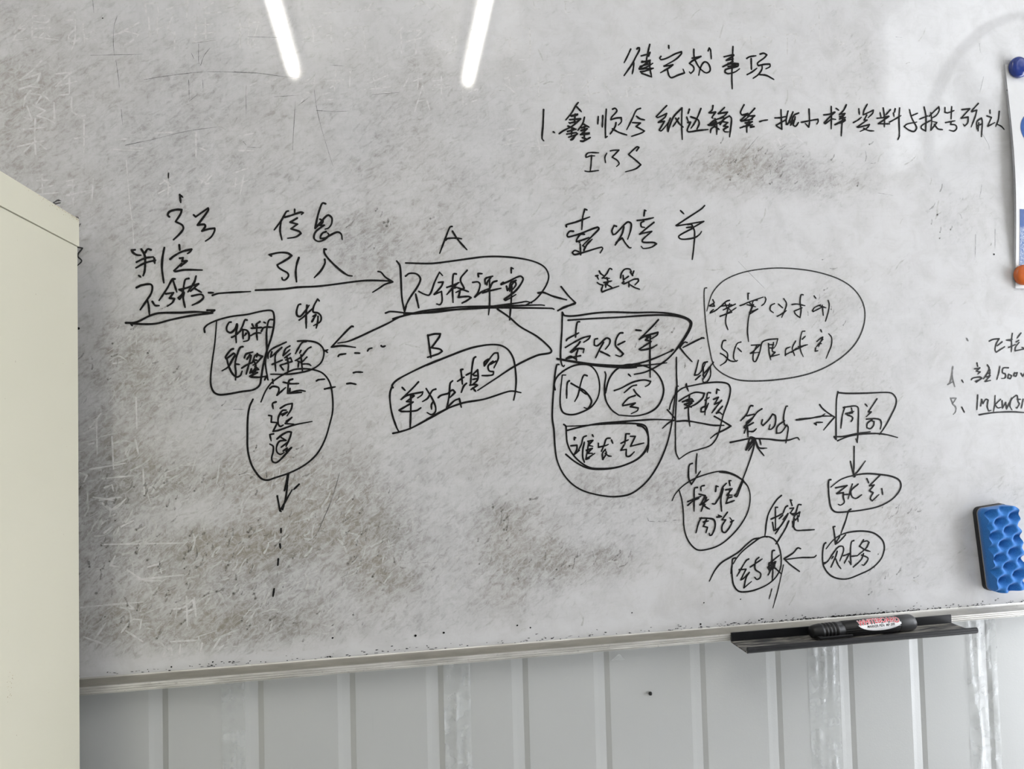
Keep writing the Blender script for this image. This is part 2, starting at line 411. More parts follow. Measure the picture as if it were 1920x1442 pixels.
INK = [
 ('heading', 'large handwritten heading in the upper right of the board', [
  (3.06, "3235,8310 3188,8214 3135,8116;3322,8316 3335,8332 3357,8333 3353,8296 3300,8202 3253,8114 3129,7941;3272,8123 3263,8047 3245,7971;3507,8391 3476,8279 3449,8161;3378,8224 3426,8239 3505,8266;3506,8281 3483,8224;3388,8152 3423,8151 3506,8173 3448,8128 3345,8052 3360,8043 3459,8080 3542,8133;3358,8077 3485,8120;3385,8139 3487,8157;3344,8040 3420,8050 3546,8063;3362,8006 3419,8017 3546,8065;3499,8164 3498,8060 3517,7941;3378,7986 3511,7945;3776,8389 3778,8348;3660,8234 3642,8209 3658,8189 3742,8214 3871,8283 3956,8315 3955,8288 3868,8203 3700,8105;3699,8102 3763,8111 3827,8127 3788,8094 3645,8007;3743,8067 3765,7976 3796,7947 3899,7989 3990,8022 3972,8073;4137,8360 4137,8255 4157,8194 4217,8099 4299,8041 4359,8069 4361,8131 4324,8185 4279,8189 4231,8124 4194,8001;4107,8235 4237,8267 4112,8198 4065,8159 4122,8118 4126,8069 4079,8020 4061,8041;4343,8348 4362,8390 4379,8368 4387,8242;4712,8432 4699,8275 4679,8024 4678,7837;4575,8280 4721,8320;4720,8307 4606,8232 4712,8257;4704,8225 4550,8139 4683,8193 4781,8194 4773,8160 4588,8100 4580,8062 4625,8046 4731,8077 4798,8124;4630,8193 4761,8184;4629,8146 4748,8171;4910,8276 4951,8301 5051,8322;4976,8278 4974,8125;4907,8048 4982,8090 5057,8147;5112,8348 5166,8364 5212,8344 5176,8302 5067,8217 5078,8183 5173,8207 5253,8215 5254,8180 5190,8145;5135,8192 5130,8135 5073,8057 4994,8000;5087,8058 5193,8051 5304,8000"),
 ]),
 ('task_line', 'handwritten numbered task line with the number 1', [
  (2.99, "2011,7427 1997,7219 1980,7041 2003,7012;2135,7136 2152,7125;2484,7544 2452,7506 2389,7402 2307,7303;2464,7483 2523,7422;2375,7360 2473,7390;2437,7386 2423,7266;2359,7308 2508,7326 2408,7236;2349,7269 2363,7256;2212,7115 2273,7159 2383,7217 2507,7318;2387,7354 2473,7376;2366,7264 2446,7285;2335,7221 2443,7178;2327,7149 2443,7187;2385,7205 2380,7104;2314,7113 2447,7140;2337,7072 2428,7106;2459,7125 2366,7038 2390,7045 2443,7118;2563,7350 2536,7265 2466,7169;2544,7259 2622,7218;2516,7204 2590,7231;2509,7168 2595,7196 2514,7121 2624,7143;2559,7224 2550,7051;2501,7114 2626,7127;2499,7027 2535,7026 2634,7080;2524,7073 2573,7063;2753,7367 2743,7264;2815,7382 2804,7228;2867,7471 2847,7254 2844,7085 2870,7104;2953,7475 2990,7489 3014,7456 2937,7366 2924,7331 2998,7356 3070,7365 3071,7311 3026,7261;2996,7296 2982,7241 2911,7138;2944,7209 3029,7165 3140,7133;3345,7504 3288,7478 3222,7353 3142,7205;3285,7393 3334,7361 3396,7349;3226,7305 3338,7304 3274,7253 3391,7197 3353,7171 3207,7117;3718,7558 3666,7506 3564,7402 3580,7387 3714,7450 3687,7397 3590,7323 3679,7342 3599,7217 3624,7206 3702,7288 3736,7338;3763,7388 3721,7283 3725,7204 3753,7290 3815,7415 3936,7537 3926,7395 3922,7273 3924,7101;3839,7392 3888,7320 3943,7271;3884,7394 3797,7274;4042,7523 4020,7461;3999,7413 4017,7360;4013,7338 4052,7345 3999,7233 4018,7209 4153,7233 4302,7253;4209,7540 4160,7430 4105,7329 4054,7260;4057,7419 4159,7383 4176,7332 4141,7254"),
  (2.99, "4386,7588 4373,7531 4324,7486 4349,7485 4421,7500 4360,7420 4379,7414;4554,7570 4459,7480 4597,7508 4549,7456 4450,7403;4311,7313 4397,7384 4535,7431;4304,7319 4362,7315 4520,7377;4323,7313 4429,7367;4408,7406 4430,7318 4425,7188;4401,7304 4345,7259 4335,7209;4413,7292 4464,7260;4480,7332 4534,7402 4621,7456 4650,7420 4635,7301 4612,7162;4520,7371 4595,7362 4531,7309 4593,7302 4526,7262 4541,7233 4599,7232;4844,7621 4802,7550 4787,7506 4809,7476 4895,7501 4783,7400 4802,7389 4903,7455;5001,7578 4890,7463 4996,7475 4901,7393;4795,7388 4961,7424;4847,7366 4956,7389 4859,7329 4958,7345;4874,7373 4868,7236;4772,7294 4832,7315;4924,7319 4980,7321 4923,7303;4819,7315 4898,7330;5066,7393 5113,7410 5187,7423;5393,7576 5393,7407 5395,7300 5310,7347 5311,7360;5295,7455 5382,7463 5463,7483;5317,7356 5468,7441;5500,7562 5468,7448 5461,7369;5574,7553 5485,7367;5465,7370 5572,7439;5661,7542 5585,7503 5540,7400 5528,7362 5603,7451;5605,7485 5568,7364 5605,7350 5651,7407;5820,7602 5819,7424 5804,7348 5754,7397;5696,7411 5853,7445 5950,7464 5951,7430 5930,7395;6164,7655 6159,7502 6149,7334;6041,7529 6131,7545 6218,7581;6218,7575 6129,7501 6043,7415 6056,7403 6162,7474 6224,7473;6238,7633 6279,7607;6400,7691 6355,7613 6283,7543;6283,7548 6373,7565 6280,7479 6381,7511;6288,7514 6365,7543;6207,7400 6370,7483 6347,7446 6221,7405;6346,7561 6317,7394 6300,7241;6207,7396 6376,7463"),
  (2.84, "6592,7642 6600,7559;6728,7713 6672,7620 6658,7559 6715,7583 6823,7633 6807,7587 6733,7520;6499,7440 6563,7474 6628,7522;6714,7558 6668,7483 6717,7485 6552,7378 6566,7372 6749,7422 6712,7372 6598,7316;6656,7363 6731,7334 6815,7331;6980,7672 6993,7525 6984,7398;6927,7599 6940,7529;7092,7651 7013,7571;6873,7517 6966,7530 7059,7560;7066,7553 6891,7440 7071,7444;7171,7668 7157,7615;7139,7606 7146,7550;7069,7470 7163,7519 7258,7572;7242,7684 7224,7534 7215,7275 7191,7223 7222,7282;7399,7665 7428,7549 7487,7441 7500,7400 7454,7349 7369,7369 7300,7414 7345,7451 7507,7488;7437,7582 7528,7619;7638,7715 7660,7579 7644,7363 7574,7403 7588,7443 7751,7530;7557,7535 7689,7586;7710,7581 7878,7729 7882,7673 7827,7599 7753,7557;7742,7634 7751,7517 7729,7379 7836,7497 7764,7507;7791,7467 7846,7404 7921,7394;7979,7723 7975,7651 8019,7646 8126,7684;8090,7741 8070,7557;7975,7500 8133,7533;8070,7517 8057,7478 8141,7468 8156,7426 8107,7381 8034,7391;8256,7703 8387,7722 8235,7574 8354,7598 8342,7515 8287,7461 8270,7486;8535,7808 8410,7687;8417,7680 8505,7707 8473,7613 8397,7454;8492,7427 8495,7535 8575,7591 8587,7539 8560,7313;8527,7523 8508,7397;8510,7476 8573,7505;8724,7717 8724,7664;8667,7628 8743,7609 8673,7473 8796,7534;8880,7704 8858,7587 8807,7475;8839,7509 8905,7479 8947,7437"),
  (2.56, "2567,6813 2568,6842 2603,6873 2744,6878;2583,6815 2626,6832 2690,6834;2645,6839 2633,6719 2620,6633;2547,6627 2595,6620 2736,6641;2854,6876 2827,6821 2834,6747;2904,6908 2947,6919 3024,6924 2926,6824 2992,6788 3022,6741 2983,6700;3269,6923 3306,6970 3277,6978 3156,6870 3253,6796 3323,6735 3249,6678 3105,6632"),
 ]),
 ('verdict_note', 'handwritten note at the far left underlined twice', [
  (3.06, "-2499,6188 -2489,6092;-2499,6185 -2466,6159;-2618,5917 -2637,5939 -2615,5981 -2539,6006 -2479,6007 -2490,5960 -2549,5860 -2475,5820 -2462,5779 -2498,5720 -2574,5641;-2343,5945 -2321,5922 -2244,5982 -2177,6033 -2175,6007 -2300,5823 -2223,5832 -2212,5807 -2251,5750 -2169,5778 -2105,5787 -2108,5750 -2148,5679 -2212,5629;-3005,5514 -3043,5510 -3027,5479 -2985,5453 -2940,5450;-2936,5523 -2904,5466 -2894,5402 -2900,5264 -2917,5204;-2829,5516 -2864,5524 -2904,5460;-2990,5367 -2899,5414 -2801,5432;-2996,5298 -2900,5356 -2776,5392;-2965,5206 -2944,5189;-2792,5415 -2787,5351;-2678,5544 -2701,5416 -2707,5288 -2687,5121;-2510,5580 -2505,5516;-2614,5405 -2576,5440 -2478,5499 -2371,5527 -2385,5500 -2418,5474;-2506,5418 -2468,5424 -2479,5381 -2425,5386 -2496,5319;-2485,5354 -2572,5266 -2558,5257 -2458,5278 -2251,5277;-2993,5062 -2934,5091 -2837,5103 -2816,5074 -2828,4999 -2882,4907 -2952,4798;-2873,4913 -2859,4850 -2851,4735;-2818,4896 -2786,4849 -2743,4847;-2562,5167 -2589,5167 -2655,5046 -2742,4909;-2584,5150 -2542,5009;-2666,4988 -2580,5002 -2624,4936 -2570,4930 -2592,4884 -2651,4838;-2405,5174 -2443,5162 -2460,5104 -2480,4988 -2526,4939 -2513,4924 -2461,4988;-2461,5000 -2472,4942 -2451,4826;-2515,5037 -2438,5058 -2371,5081;-2515,5040 -2461,5011;-2323,5203 -2345,5128 -2417,5011;-2395,5075 -2296,5110 -2390,5017;-2346,5058 -2264,5006;-2374,4963 -2265,4982 -2241,4947 -2287,4895 -2370,4852;-3112,4642 -3001,4649 -2840,4729 -2744,4757 -2485,4762 -2332,4771 -2141,4761;-2201,4790 -2118,4790 -2174,4758;-2141,4757 -2333,4733 -2463,4710 -2615,4676 -2798,4629 -3059,4632 -3043,4610;-2182,5002 -2127,5002"),
 ]),
 ('long_arrow', 'long arrow drawn from the left note to the first box', [
  (3.06, "-2139,4971 -2067,4994 -1699,5018"),
  (3.13, "-1641,5034 -1314,5050 -1145,5071 -927,5082 -746,5103 -442,5146 -289,5159 -43,5153 9,5142;-169,5273 -133,5263 -83,5205 9,5142 -85,5111 -158,5063 -241,5010"),
 ]),
 ('import_note', 'handwritten four character note above the long arrow', [
  (3.06, "-1241,6016 -1265,6009 -1321,5906 -1412,5778;-1331,5885 -1343,5771 -1323,5656;-1166,6039 -1167,5997;-1286,5938 -1232,5954 -1092,6004 -1064,5997 -1087,5975;-1138,5930 -1223,5877 -1134,5855 -1214,5796 -1115,5764 -1096,5739 -1156,5696 -1255,5677;-795,6116 -830,6124 -861,6061 -893,5956 -925,5807 -864,5873 -803,5947 -762,5974 -722,5938 -728,5864 -765,5812 -805,5798;-865,5920 -828,5899 -839,5871 -895,5836;-865,5841 -814,5847 -906,5778 -937,5726 -937,5673 -888,5643 -817,5665 -771,5707 -764,5739 -776,5749;-795,5767 -836,5748 -862,5706 -862,5680 -807,5686 -736,5728 -654,5763 -612,5739 -600,5671;-1450,5455 -1475,5471 -1356,5498 -1258,5493 -1211,5463 -1259,5421 -1383,5346 -1369,5317 -1330,5287 -1262,5246 -1252,5210 -1292,5161 -1322,5163 -1329,5189;-1125,5438 -1151,5360 -1165,5257 -1157,5138;-799,5545 -821,5548 -818,5498 -761,5415 -642,5296 -542,5224 -487,5214;-816,5420 -814,5373 -864,5279 -945,5191"),
 ]),
 ('letter_a', 'handwritten capital letter A', [
  (2.99, "772,5857 745,5850 681,5699 606,5509;775,5796 843,5688 955,5560;687,5679 708,5700 816,5708 890,5700"),
 ]),
 ('review_box', 'hand-drawn box around a five character heading', [
  (3.06, "64,5407 102,5349 112,5195 120,4941 149,4768 173,4834;175,5383 487,5379 701,5404 972,5444 1177,5471 1383,5476 1632,5457 1840,5411 1964,5343 2015,5246 2001,5149 1927,5024 1826,4914 1699,4845;-87,4749 -27,4768 195,4748 486,4753 822,4793 1161,4819 1436,4853 1630,4880 1714,4893 1783,4873;3,4675 89,4701 354,4767 527,4794 890,4826 1175,4830 1574,4839 1894,4848 1950,4842;142,4734 353,4747 633,4780 957,4799 1229,4812 1366,4812 1559,4811 2047,4803 2075,4792;172,5216 219,5250 311,5243 356,5183 321,5089 212,4928 143,4788;292,4988 310,4901 328,4814;333,5022 398,4988 465,4979 535,5143 598,5268 637,5225;581,5137 642,5144 620,5090 525,4985 619,5022 623,4901 595,4854 555,4863;812,5246 778,5246 763,5144 759,5009 763,4881;687,5074 775,5104 846,5138;830,5131 747,5050 685,4982;747,5056 815,5077;952,5295 864,5179 909,5064 800,5009;828,5070 962,5020;854,5023 832,4948 961,4958 994,4942 932,4901 878,4874;1096,5214 1090,5255 1144,5252;1019,5139 1087,5146 1114,5112 1084,5010 1042,4952 1139,5023 1235,5064;1182,5119 1184,5187 1281,5221;1253,5201 1210,5146 1202,5105;1334,5160 1278,5139 1221,5037 1145,5003;1238,5173 1235,5037 1230,4846 1213,4721;1139,5010 1386,5065;1523,5264 1524,5333 1552,5319;1388,5119 1416,5140 1388,5113 1485,5154 1639,5223 1677,5189 1636,5106 1565,5024 1424,4921 1437,4907 1577,4983;1456,5092 1468,5037 1568,5161 1581,5113 1538,5051;1525,5092 1513,4900 1486,4654;1582,5168 1512,5133 1496,5024"),
 ]),
 ('short_arrow', 'short arrow drawn from the first box towards the claim box', [
  (3.06, "1870,5004 1941,5011 2066,4962 2248,4914;2179,5087 2278,4963 2368,4875 2260,4831 2131,4773"),
 ]),
 ('claim_note', 'large three character note right of the letter A', [
  (2.99, "2557,6108 2529,6118 2497,6005 2480,5844;2273,5879 2271,5903 2399,5942 2594,6015;2367,5820 2316,5819 2281,5774 2286,5747 2314,5747 2451,5788 2698,5880 2714,5858 2655,5796 2480,5628;2513,5783 2462,5782 2409,5715 2402,5682 2482,5705 2574,5740;2447,5672 2436,5671;2452,5649 2456,5506;2501,5573 2548,5651 2618,5718;2432,5550 2376,5566 2342,5538 2369,5511 2465,5534 2741,5614 2757,5598 2721,5536;2497,5628 2524,5601;2956,5896 2924,5906 2891,5833 2906,5783 2941,5795 3108,5954 3159,5938 3151,5849 3106,5725;3059,5892 3033,5802 2985,5723 2930,5644;2943,5678 3031,5741 3075,5668 3131,5608 3149,5613;3343,6043 3355,6120 3375,6113;3248,5979 3353,5993 3477,6021;3341,5970 3299,5947 3303,5896 3350,5888;3481,5958 3372,5875 3274,5794 3335,5812 3447,5836 3309,5716 3319,5688 3471,5685 3506,5668 3434,5622 3317,5604 3292,5632"),
 ]),
 ('unit_note', 'single handwritten character ending the large claim note', [
  (2.99, "3864,6125 3910,6082;4214,6203 4164,6156 3968,6032 3792,5921 3809,5918 4194,5985 4108,5938 4010,5885;3953,5939 4012,5942 4029,5908 3939,5895;4022,5885 3828,5780 3839,5746 3909,5736 4053,5761 4127,5807 4155,5847;4029,5919 4054,5840 4037,5647 4007,5462"),
 ]),
 ('delivery_note', 'small two character note under the large claim note', [
  (2.70, "2702,5298 2718,5265 2763,5232;2874,5321 2846,5332 2804,5265 2739,5198;2649,5231 2683,5237 2666,5231 2687,5187;2669,5143 2702,5121 2747,5110 2723,5043 2733,5019 2814,5049 2964,5097;2739,5204 2842,5199;2760,5143 2869,5166;2802,5210 2817,5143 2770,5115;2788,5143 2781,5077;2805,5115 2872,5077;2991,5205 3004,5266 3052,5322 3122,5325 3144,5289;3159,5239 3126,5289;3179,5301 3153,5239;3027,5239 3030,5166;3101,5228 3036,5183;3035,5155 3012,5138 3034,5127 3175,5189 3233,5195 3238,5167 3184,5111;3104,5139 3102,5083;3120,5116 3183,5078 3252,5056"),
 ]),
 ('material_box', 'hand-drawn box around a four character note', [
  (2.99, "-2231,4524 -2235,4573 -2188,4622 -2069,4675 -1915,4715 -1744,4737 -1572,4777 -1485,4787 -1446,4776 -1429,4722 -1431,4613 -1463,4459 -1517,4297 -1563,4117 -1591,3955 -1609,3875 -1678,3822 -1807,3803 -2053,3768 -2129,3796 -2166,3877 -2169,3993 -2150,4171 -2118,4393 -2095,4653;-1929,4645 -1950,4643 -1981,4580 -1973,4535 -1935,4517 -1883,4562 -1861,4620 -1857,4598 -1875,4499 -1872,4395;-1923,4461 -1884,4481 -1798,4561;-1745,4669 -1766,4674 -1797,4597 -1819,4552 -1755,4547 -1726,4507 -1731,4426 -1787,4408;-1794,4534 -1794,4480 -1791,4440;-1756,4507 -1773,4480;-1686,4619 -1669,4583;-1595,4648 -1634,4619 -1643,4596;-1695,4569 -1574,4578;-1630,4605 -1635,4506 -1628,4425;-1704,4479 -1644,4510 -1584,4510;-1547,4641 -1530,4632;-1579,4532 -1548,4577 -1453,4581;-1443,4672 -1482,4672 -1504,4622 -1519,4523 -1520,4387 -1518,4279 -1537,4153 -1529,4053 -1509,3936;-1907,4320 -1933,4311 -1998,4222 -1989,4200 -1904,4266 -1887,4248 -1922,4185 -1965,4105 -2038,4057;-1981,4195 -1965,4123 -1923,4024 -1873,3979 -1830,3996 -1808,4049;-1796,4345 -1826,4337 -1861,4256 -1888,4140 -1881,4032 -1886,3943;-1875,4135 -1837,4130;-1781,4210 -1759,4255 -1681,4279;-1751,4192 -1716,4245 -1703,4236 -1762,4012;-1812,4085 -1760,4120 -1683,4155;-1683,4164 -1647,4244 -1570,4225 -1649,4136 -1683,4119;-1630,4258 -1639,4217;-1701,4029 -1649,4100 -1674,4182;-1665,4182 -1631,4177;-1667,4065 -1615,4064;-1658,4101 -1624,4073 -1693,4029 -1633,4028 -1719,3985 -1702,3976 -1599,3972 -1539,3982;-1548,3937 -1534,3981 -1522,3972 -1509,3936;-1701,4074 -1719,4021"),
 ]),
 ('batch_note', 'single handwritten character above the small loop', [
  (3.06, "-1113,4862 -1139,4853 -1163,4766 -1154,4721 -1119,4711 -1048,4794 -1012,4848;-1133,4666 -1084,4702 -959,4821;-1038,4848 -1049,4729 -1051,4565;-891,4903 -909,4926 -959,4830 -964,4766 -907,4752 -872,4710 -882,4646 -963,4596;-980,4647 -934,4729 -970,4711;-908,4711 -913,4646 -932,4564"),
 ]),
 ('dash_row', 'short spaced dashes beside the small loop', [
  (2.99, "-674,4213 -662,4231 -581,4244;-470,4252 -412,4249;-317,4274 -299,4300 -261,4312;-148,4338 -134,4326 -96,4336;-492,4007 -457,4015 -381,4011;-576,3872 -529,3877 -465,3863;-939,3914 -921,3926 -841,3934;-843,3812 -796,3822 -715,3836"),
 ]),
 ('special_loop', 'hand-drawn loop around a two character note', [
  (2.70, "-1290,4396 -1352,4367 -1457,4314 -1501,4261 -1506,4197;-1155,4406 -1054,4410 -931,4386 -861,4326 -844,4252 -872,4152 -935,4089 -1024,4045 -1130,4020 -1279,4002 -1478,4006;-1461,4278 -1475,4215 -1440,4242 -1361,4322;-1343,4331 -1414,4250 -1424,4160 -1417,4043;-1459,4125 -1337,4177;-1247,4348 -1300,4312 -1328,4231 -1248,4303;-1310,4204 -1240,4257;-1364,4114 -1224,4157 -1241,4203 -1302,4176;-1284,4212 -1268,4113 -1278,4022;-1364,4109 -1326,4052;-1054,4401 -1098,4392 -1152,4311 -1183,4252;-998,4332 -1038,4309 -1118,4210 -1189,4166;-1117,4292 -1135,4256;-1118,4238 -1111,4128 -1103,4037;-1048,4209 -1119,4147 -1180,4175;-1145,4156 -1155,4084;-1102,4124 -1032,4123 -1001,4104;-835,4280 -795,4297;-835,4289 -800,4261"),
 ]),
 ('dash_loop', 'large hand-drawn loop around a column of three characters', [
  (2.84, "-1688,3706 -1728,3616 -1750,3488 -1757,3291 -1755,3094 -1715,2919 -1650,2801 -1595,2741 -1528,2724 -1450,2747 -1269,2803 -1087,2895 -948,3019 -854,3181 -793,3368 -750,3556 -758,3793 -796,3924 -875,4015 -1000,4058 -1114,4066 -1206,4056 -1320,4005 -1456,3913 -1536,3810 -1596,3671;-1456,3943 -1451,3890;-1491,3832 -1457,3857 -1390,3842 -1384,3806 -1408,3748 -1305,3840;-1332,3905 -1242,3886 -1151,3886;-1221,3942 -1264,3921 -1283,3769 -1119,3777;-1278,3769 -1141,3801 -1073,3790;-1254,3827 -1261,3774;-1420,3667 -1460,3650 -1455,3586;-1371,3589 -1302,3629 -1229,3644 -1241,3580 -1293,3494;-1303,3564 -1348,3559 -1395,3479 -1396,3397 -1374,3367 -1340,3384;-1360,3513 -1292,3540 -1349,3495;-1507,3505 -1473,3498 -1480,3423 -1407,3415 -1459,3311 -1397,3321 -1215,3380 -999,3418;-1305,3429 -1237,3474 -1317,3401 -1215,3392;-1454,3280 -1498,3272 -1483,3195;-1415,3217 -1353,3267 -1284,3300 -1245,3293 -1263,3229 -1310,3126;-1364,3232 -1309,3196 -1387,3187 -1422,3118 -1417,3059 -1378,3029 -1333,3051;-1366,3116 -1286,3177;-1333,3080 -1344,3068 -1299,3102 -1310,3061 -1248,3106 -1368,2976 -1425,2932 -1469,2945 -1480,2992 -1462,3061 -1461,3131 -1500,3158"),
 ]),
 ('downward_arrow', 'downward arrow below the large loop', [
  (2.84, "-1297,2793 -1310,2694 -1340,2589;-1286,2792 -1305,2671 -1334,2588;-1164,2659 -1227,2598"),
  (2.84, "-1301,2651 -1322,2510 -1361,2358;-1421,2528 -1392,2347 -1246,2597;-1386,2346 -1380,2339"),
 ]),
 ('dash_column', 'column of dashes under the downward arrow', [
  (2.84, "-1383,2134 -1384,2083;-1398,1949 -1393,1898;-1419,1771 -1426,1695"),
 ]),
 ('dash', 'lowest single dash under the downward arrow', [
  (2.84, "-1473,1417 -1487,1329"),
 ]),
 ('return_arrow', 'arrow drawn from the first box back to the small loop', [
  (2.99, "172,4727 76,4693 -57,4621 -272,4520 -437,4443 -555,4397 -677,4376;-488,4582 -505,4585 -600,4493 -753,4329 -626,4344 -463,4321"),
 ]),
 ('letter_b', 'handwritten capital letter B', [
  (2.99, "434,4466 447,4350 467,4179;433,4460 516,4481 591,4481 576,4440 476,4307 585,4287 611,4260 559,4227 423,4186"),
 ]),
 ('separate_box', 'hand-drawn tilted box around a four character note', [
  (2.99, "-25,3242 59,3258 202,3301 420,3410 665,3531;-25,3825 -50,3753 -54,3657 -32,3488 24,3307 47,3264;-13,3812 -25,3837 24,3896 144,3966 435,4101 680,4195;100,3812 135,3775;304,3878 237,3807 85,3663 163,3712 355,3750 343,3714 288,3675;211,3717 247,3704 149,3634 233,3626;233,3626 58,3528 87,3512 267,3517 327,3551;205,3711 201,3530 188,3290;398,3792 462,3681 508,3571 507,3498 458,3463 404,3489;519,3783 476,3766 414,3670 350,3629;485,3632 460,3584 461,3530;547,3673 584,3703 669,3725"),
  (2.99, "411,4087 655,4183 952,4290 1150,4331 1275,4338 1374,4322 1460,4265 1520,4159 1542,4035 1550,3861 1533,3713 1512,3621;396,3405 640,3526 812,3588 911,3610 1133,3642 1434,3730 1509,3736 1609,3714;547,3674 572,3697 681,3725;734,3883 703,3853 687,3707 660,3574 647,3538;663,3720 731,3767 761,3736 692,3670;672,3561 752,3632 814,3655 836,3545;866,4027 841,4022 851,3923 857,3838;795,3876 882,3929;910,3849 873,3813 840,3734;907,3953 969,3983;1035,4184 1010,4166 982,4031 959,3823;993,3958 1056,4018 1053,3895 977,3823;1005,3945 1054,3944;991,3896 1053,3907;953,3824 1039,3834;1051,3822 964,3768;989,3786 1025,3742;1144,4066 1145,4115 1195,4151 1156,4078 1272,4224 1322,4230 1326,4162 1267,4039;1294,4125 1206,4077;1257,4126 1193,4065 1204,4003 1260,3990 1252,3953 1190,3942 1110,3943"),
 ]),
 ('zigzag_line', 'angled connecting line between the first box and the tilted box', [
  (2.99, "1330,4796 1484,4688 1619,4569 1843,4436 1993,4303 2027,4246 2003,4221 1837,4192 1543,4060 1288,3903 1049,3754"),
 ]),
 ('claim_box', 'double-lined hand-drawn box around a three character note', [
  (3.06, "2126,4773 2216,4820 2361,4860;2185,4750 2172,4511 2155,4337 2144,4163 2161,4058 2182,4041 2194,4058;2188,4750 2213,4709 2344,4703 2610,4737 2829,4751 3172,4743 3444,4746 3668,4729 3843,4690 3942,4642 3968,4594 3924,4486 3804,4320 3635,4143 3482,4038 3293,3952 3138,3923;2259,4647 2584,4666 2949,4682 3319,4705 3567,4709 3767,4691 3917,4642 3946,4582 3872,4439 3713,4225;2096,4146 2267,4115 2565,4070 2867,4047 3001,4045 3223,4071 3461,4145 3688,4237;2102,4140 2326,4097 2589,4052 2866,4024 3049,4009 3172,4013;2137,4134 2422,4089 2806,4037 3049,4027 3296,4041 3595,4069;2414,4626 2384,4621 2360,4510 2354,4422;2227,4377 2240,4400 2398,4480;2213,4290 2334,4358 2456,4416 2552,4438 2533,4403 2460,4355;2412,4363 2381,4323 2277,4231 2294,4225 2367,4271 2463,4269 2450,4217;2379,4259 2353,4183 2357,4119;2412,4180 2304,4161 2220,4145 2281,4173 2363,4125;2648,4402 2611,4391 2603,4315 2645,4308 2769,4407 2817,4389 2809,4330 2752,4260;2731,4354 2680,4273 2616,4151;2685,4232 2751,4202 2810,4171;2997,4475 2954,4470 2902,4388 2894,4306 2947,4246 2994,4198 2956,4164 2890,4182;2925,4317 3024,4363;3182,4510 3256,4503;3497,4647 3413,4561 3221,4385 3309,4431 3485,4478 3471,4442 3370,4383;3321,4420 3377,4431 3307,4378 3387,4360;3381,4354 3217,4255 3241,4243 3390,4271 3466,4311;3377,4431 3363,4194 3356,3880;3663,4226 3689,4243 3663,4238"),
  (2.84, "4124,4400 4059,4377 3828,4271;3893,4337 3856,4343 3784,4272 3862,4175 3953,4079;4134,4394 4092,4401"),
 ]),
 ('inner_loop', 'small hand-drawn loop around one character below the claim box', [
  (2.84, "2060,3742 2051,3817 2083,3898 2168,3977 2301,4045 2421,4066 2540,4047 2622,3958 2659,3805 2636,3643 2548,3517 2426,3450 2282,3413 2164,3440 2125,3527 2130,3700 2161,3931 2208,3930;2253,3854 2229,3837 2215,3745 2211,3629;2276,3821 2352,3777 2458,3716 2539,3604 2537,3552 2487,3489 2440,3502;2494,3916 2453,3926 2414,3845 2361,3660 2317,3583;2405,3729 2446,3693 2493,3669"),
 ]),
 ('inner_circle', 'hand-drawn circle around one character beside the small loop', [
  (2.84, "2737,3962 2748,3921 2725,3769 2737,3594 2812,3463 2907,3391;2734,3687 2788,3861 2877,3977 3001,4045 3124,4055 3271,4035 3405,3974 3500,3860 3539,3717 3503,3576 3425,3471 3299,3404 3126,3373 2907,3391;3058,3927 3088,3897;2856,3714 2942,3741 3116,3820 3265,3846 3363,3827 3337,3786 3286,3758;3164,3781 3102,3767 2989,3681;3125,3720 3160,3666 3214,3618;3141,3643 3048,3610 2966,3530 2965,3512 3138,3543 3069,3498 3178,3477 3165,3443 3078,3404"),
 ]),
 ('outer_loop', 'large hand-drawn loop below the claim box', [
  (2.70, "2119,4069 2093,4066 2062,3930 2036,3709 2016,3489 2013,3360 2029,3230 2036,3023 2057,2842 2125,2672 2241,2525 2385,2428 2557,2369 2745,2332 2881,2328 3018,2348 3158,2421 3300,2546 3446,2751 3567,3011 3639,3275 3675,3500 3720,3753 3748,3753;3734,4141 3726,3940 3726,3740 3695,3393 3681,3074 3681,2875 3720,2783"),
 ]),
 ('initiator_box', 'hand-drawn rounded box around a three character question', [
  (2.84, "2163,3289 2189,3264 2193,3148 2203,3044 2253,2925 2356,2805 2488,2722 2622,2701 2812,2703 2976,2736 3143,2802 3257,2903 3302,3007 3300,3139 3275,3226 3214,3261 2994,3280 2776,3280 2572,3273 2370,3266 2183,3265;2179,2902 2289,2808 2434,2724 2554,2694 2757,2692 2976,2736 3172,2827 3288,2981 3298,3086;3158,3249 3240,3220 3299,3113 3300,2954 3284,2889;2208,3212 2369,3246 2613,3285 2913,3302 3188,3314 3396,3319 3675,3303;2298,3086 2298,3118 2318,3111;2248,3010 2329,3014 2327,2962 2285,2892 2360,2948;2460,3133 2419,3114 2389,3024 2347,2948;2430,3049 2408,2959 2404,2855 2423,2790;2541,3143 2554,3117;2478,3061 2546,3071 2483,3008 2543,2993;2454,2944 2536,2967 2466,2905 2534,2902;2491,3047 2468,2944 2444,2828 2567,2901;2444,2828 2491,2839;2783,3092 2729,3085 2699,3014 2656,2924;2619,3030 2617,2978 2726,3000 2754,3012;2796,3070 2815,3023;2711,2948 2669,2898 2673,2819 2723,2896 2710,2935;2709,2896 2749,2862 2789,2854;3045,3140 2997,3142 2978,3005;2924,3020 3028,3062;2964,2992 2921,2928 2997,2938 2994,2853 3035,2845 3105,2902;3057,3107 3126,3105 3053,2976 3240,3013"),
 ]),
 ('audit_box', 'hand-drawn box around two characters crossed by an arrow', [
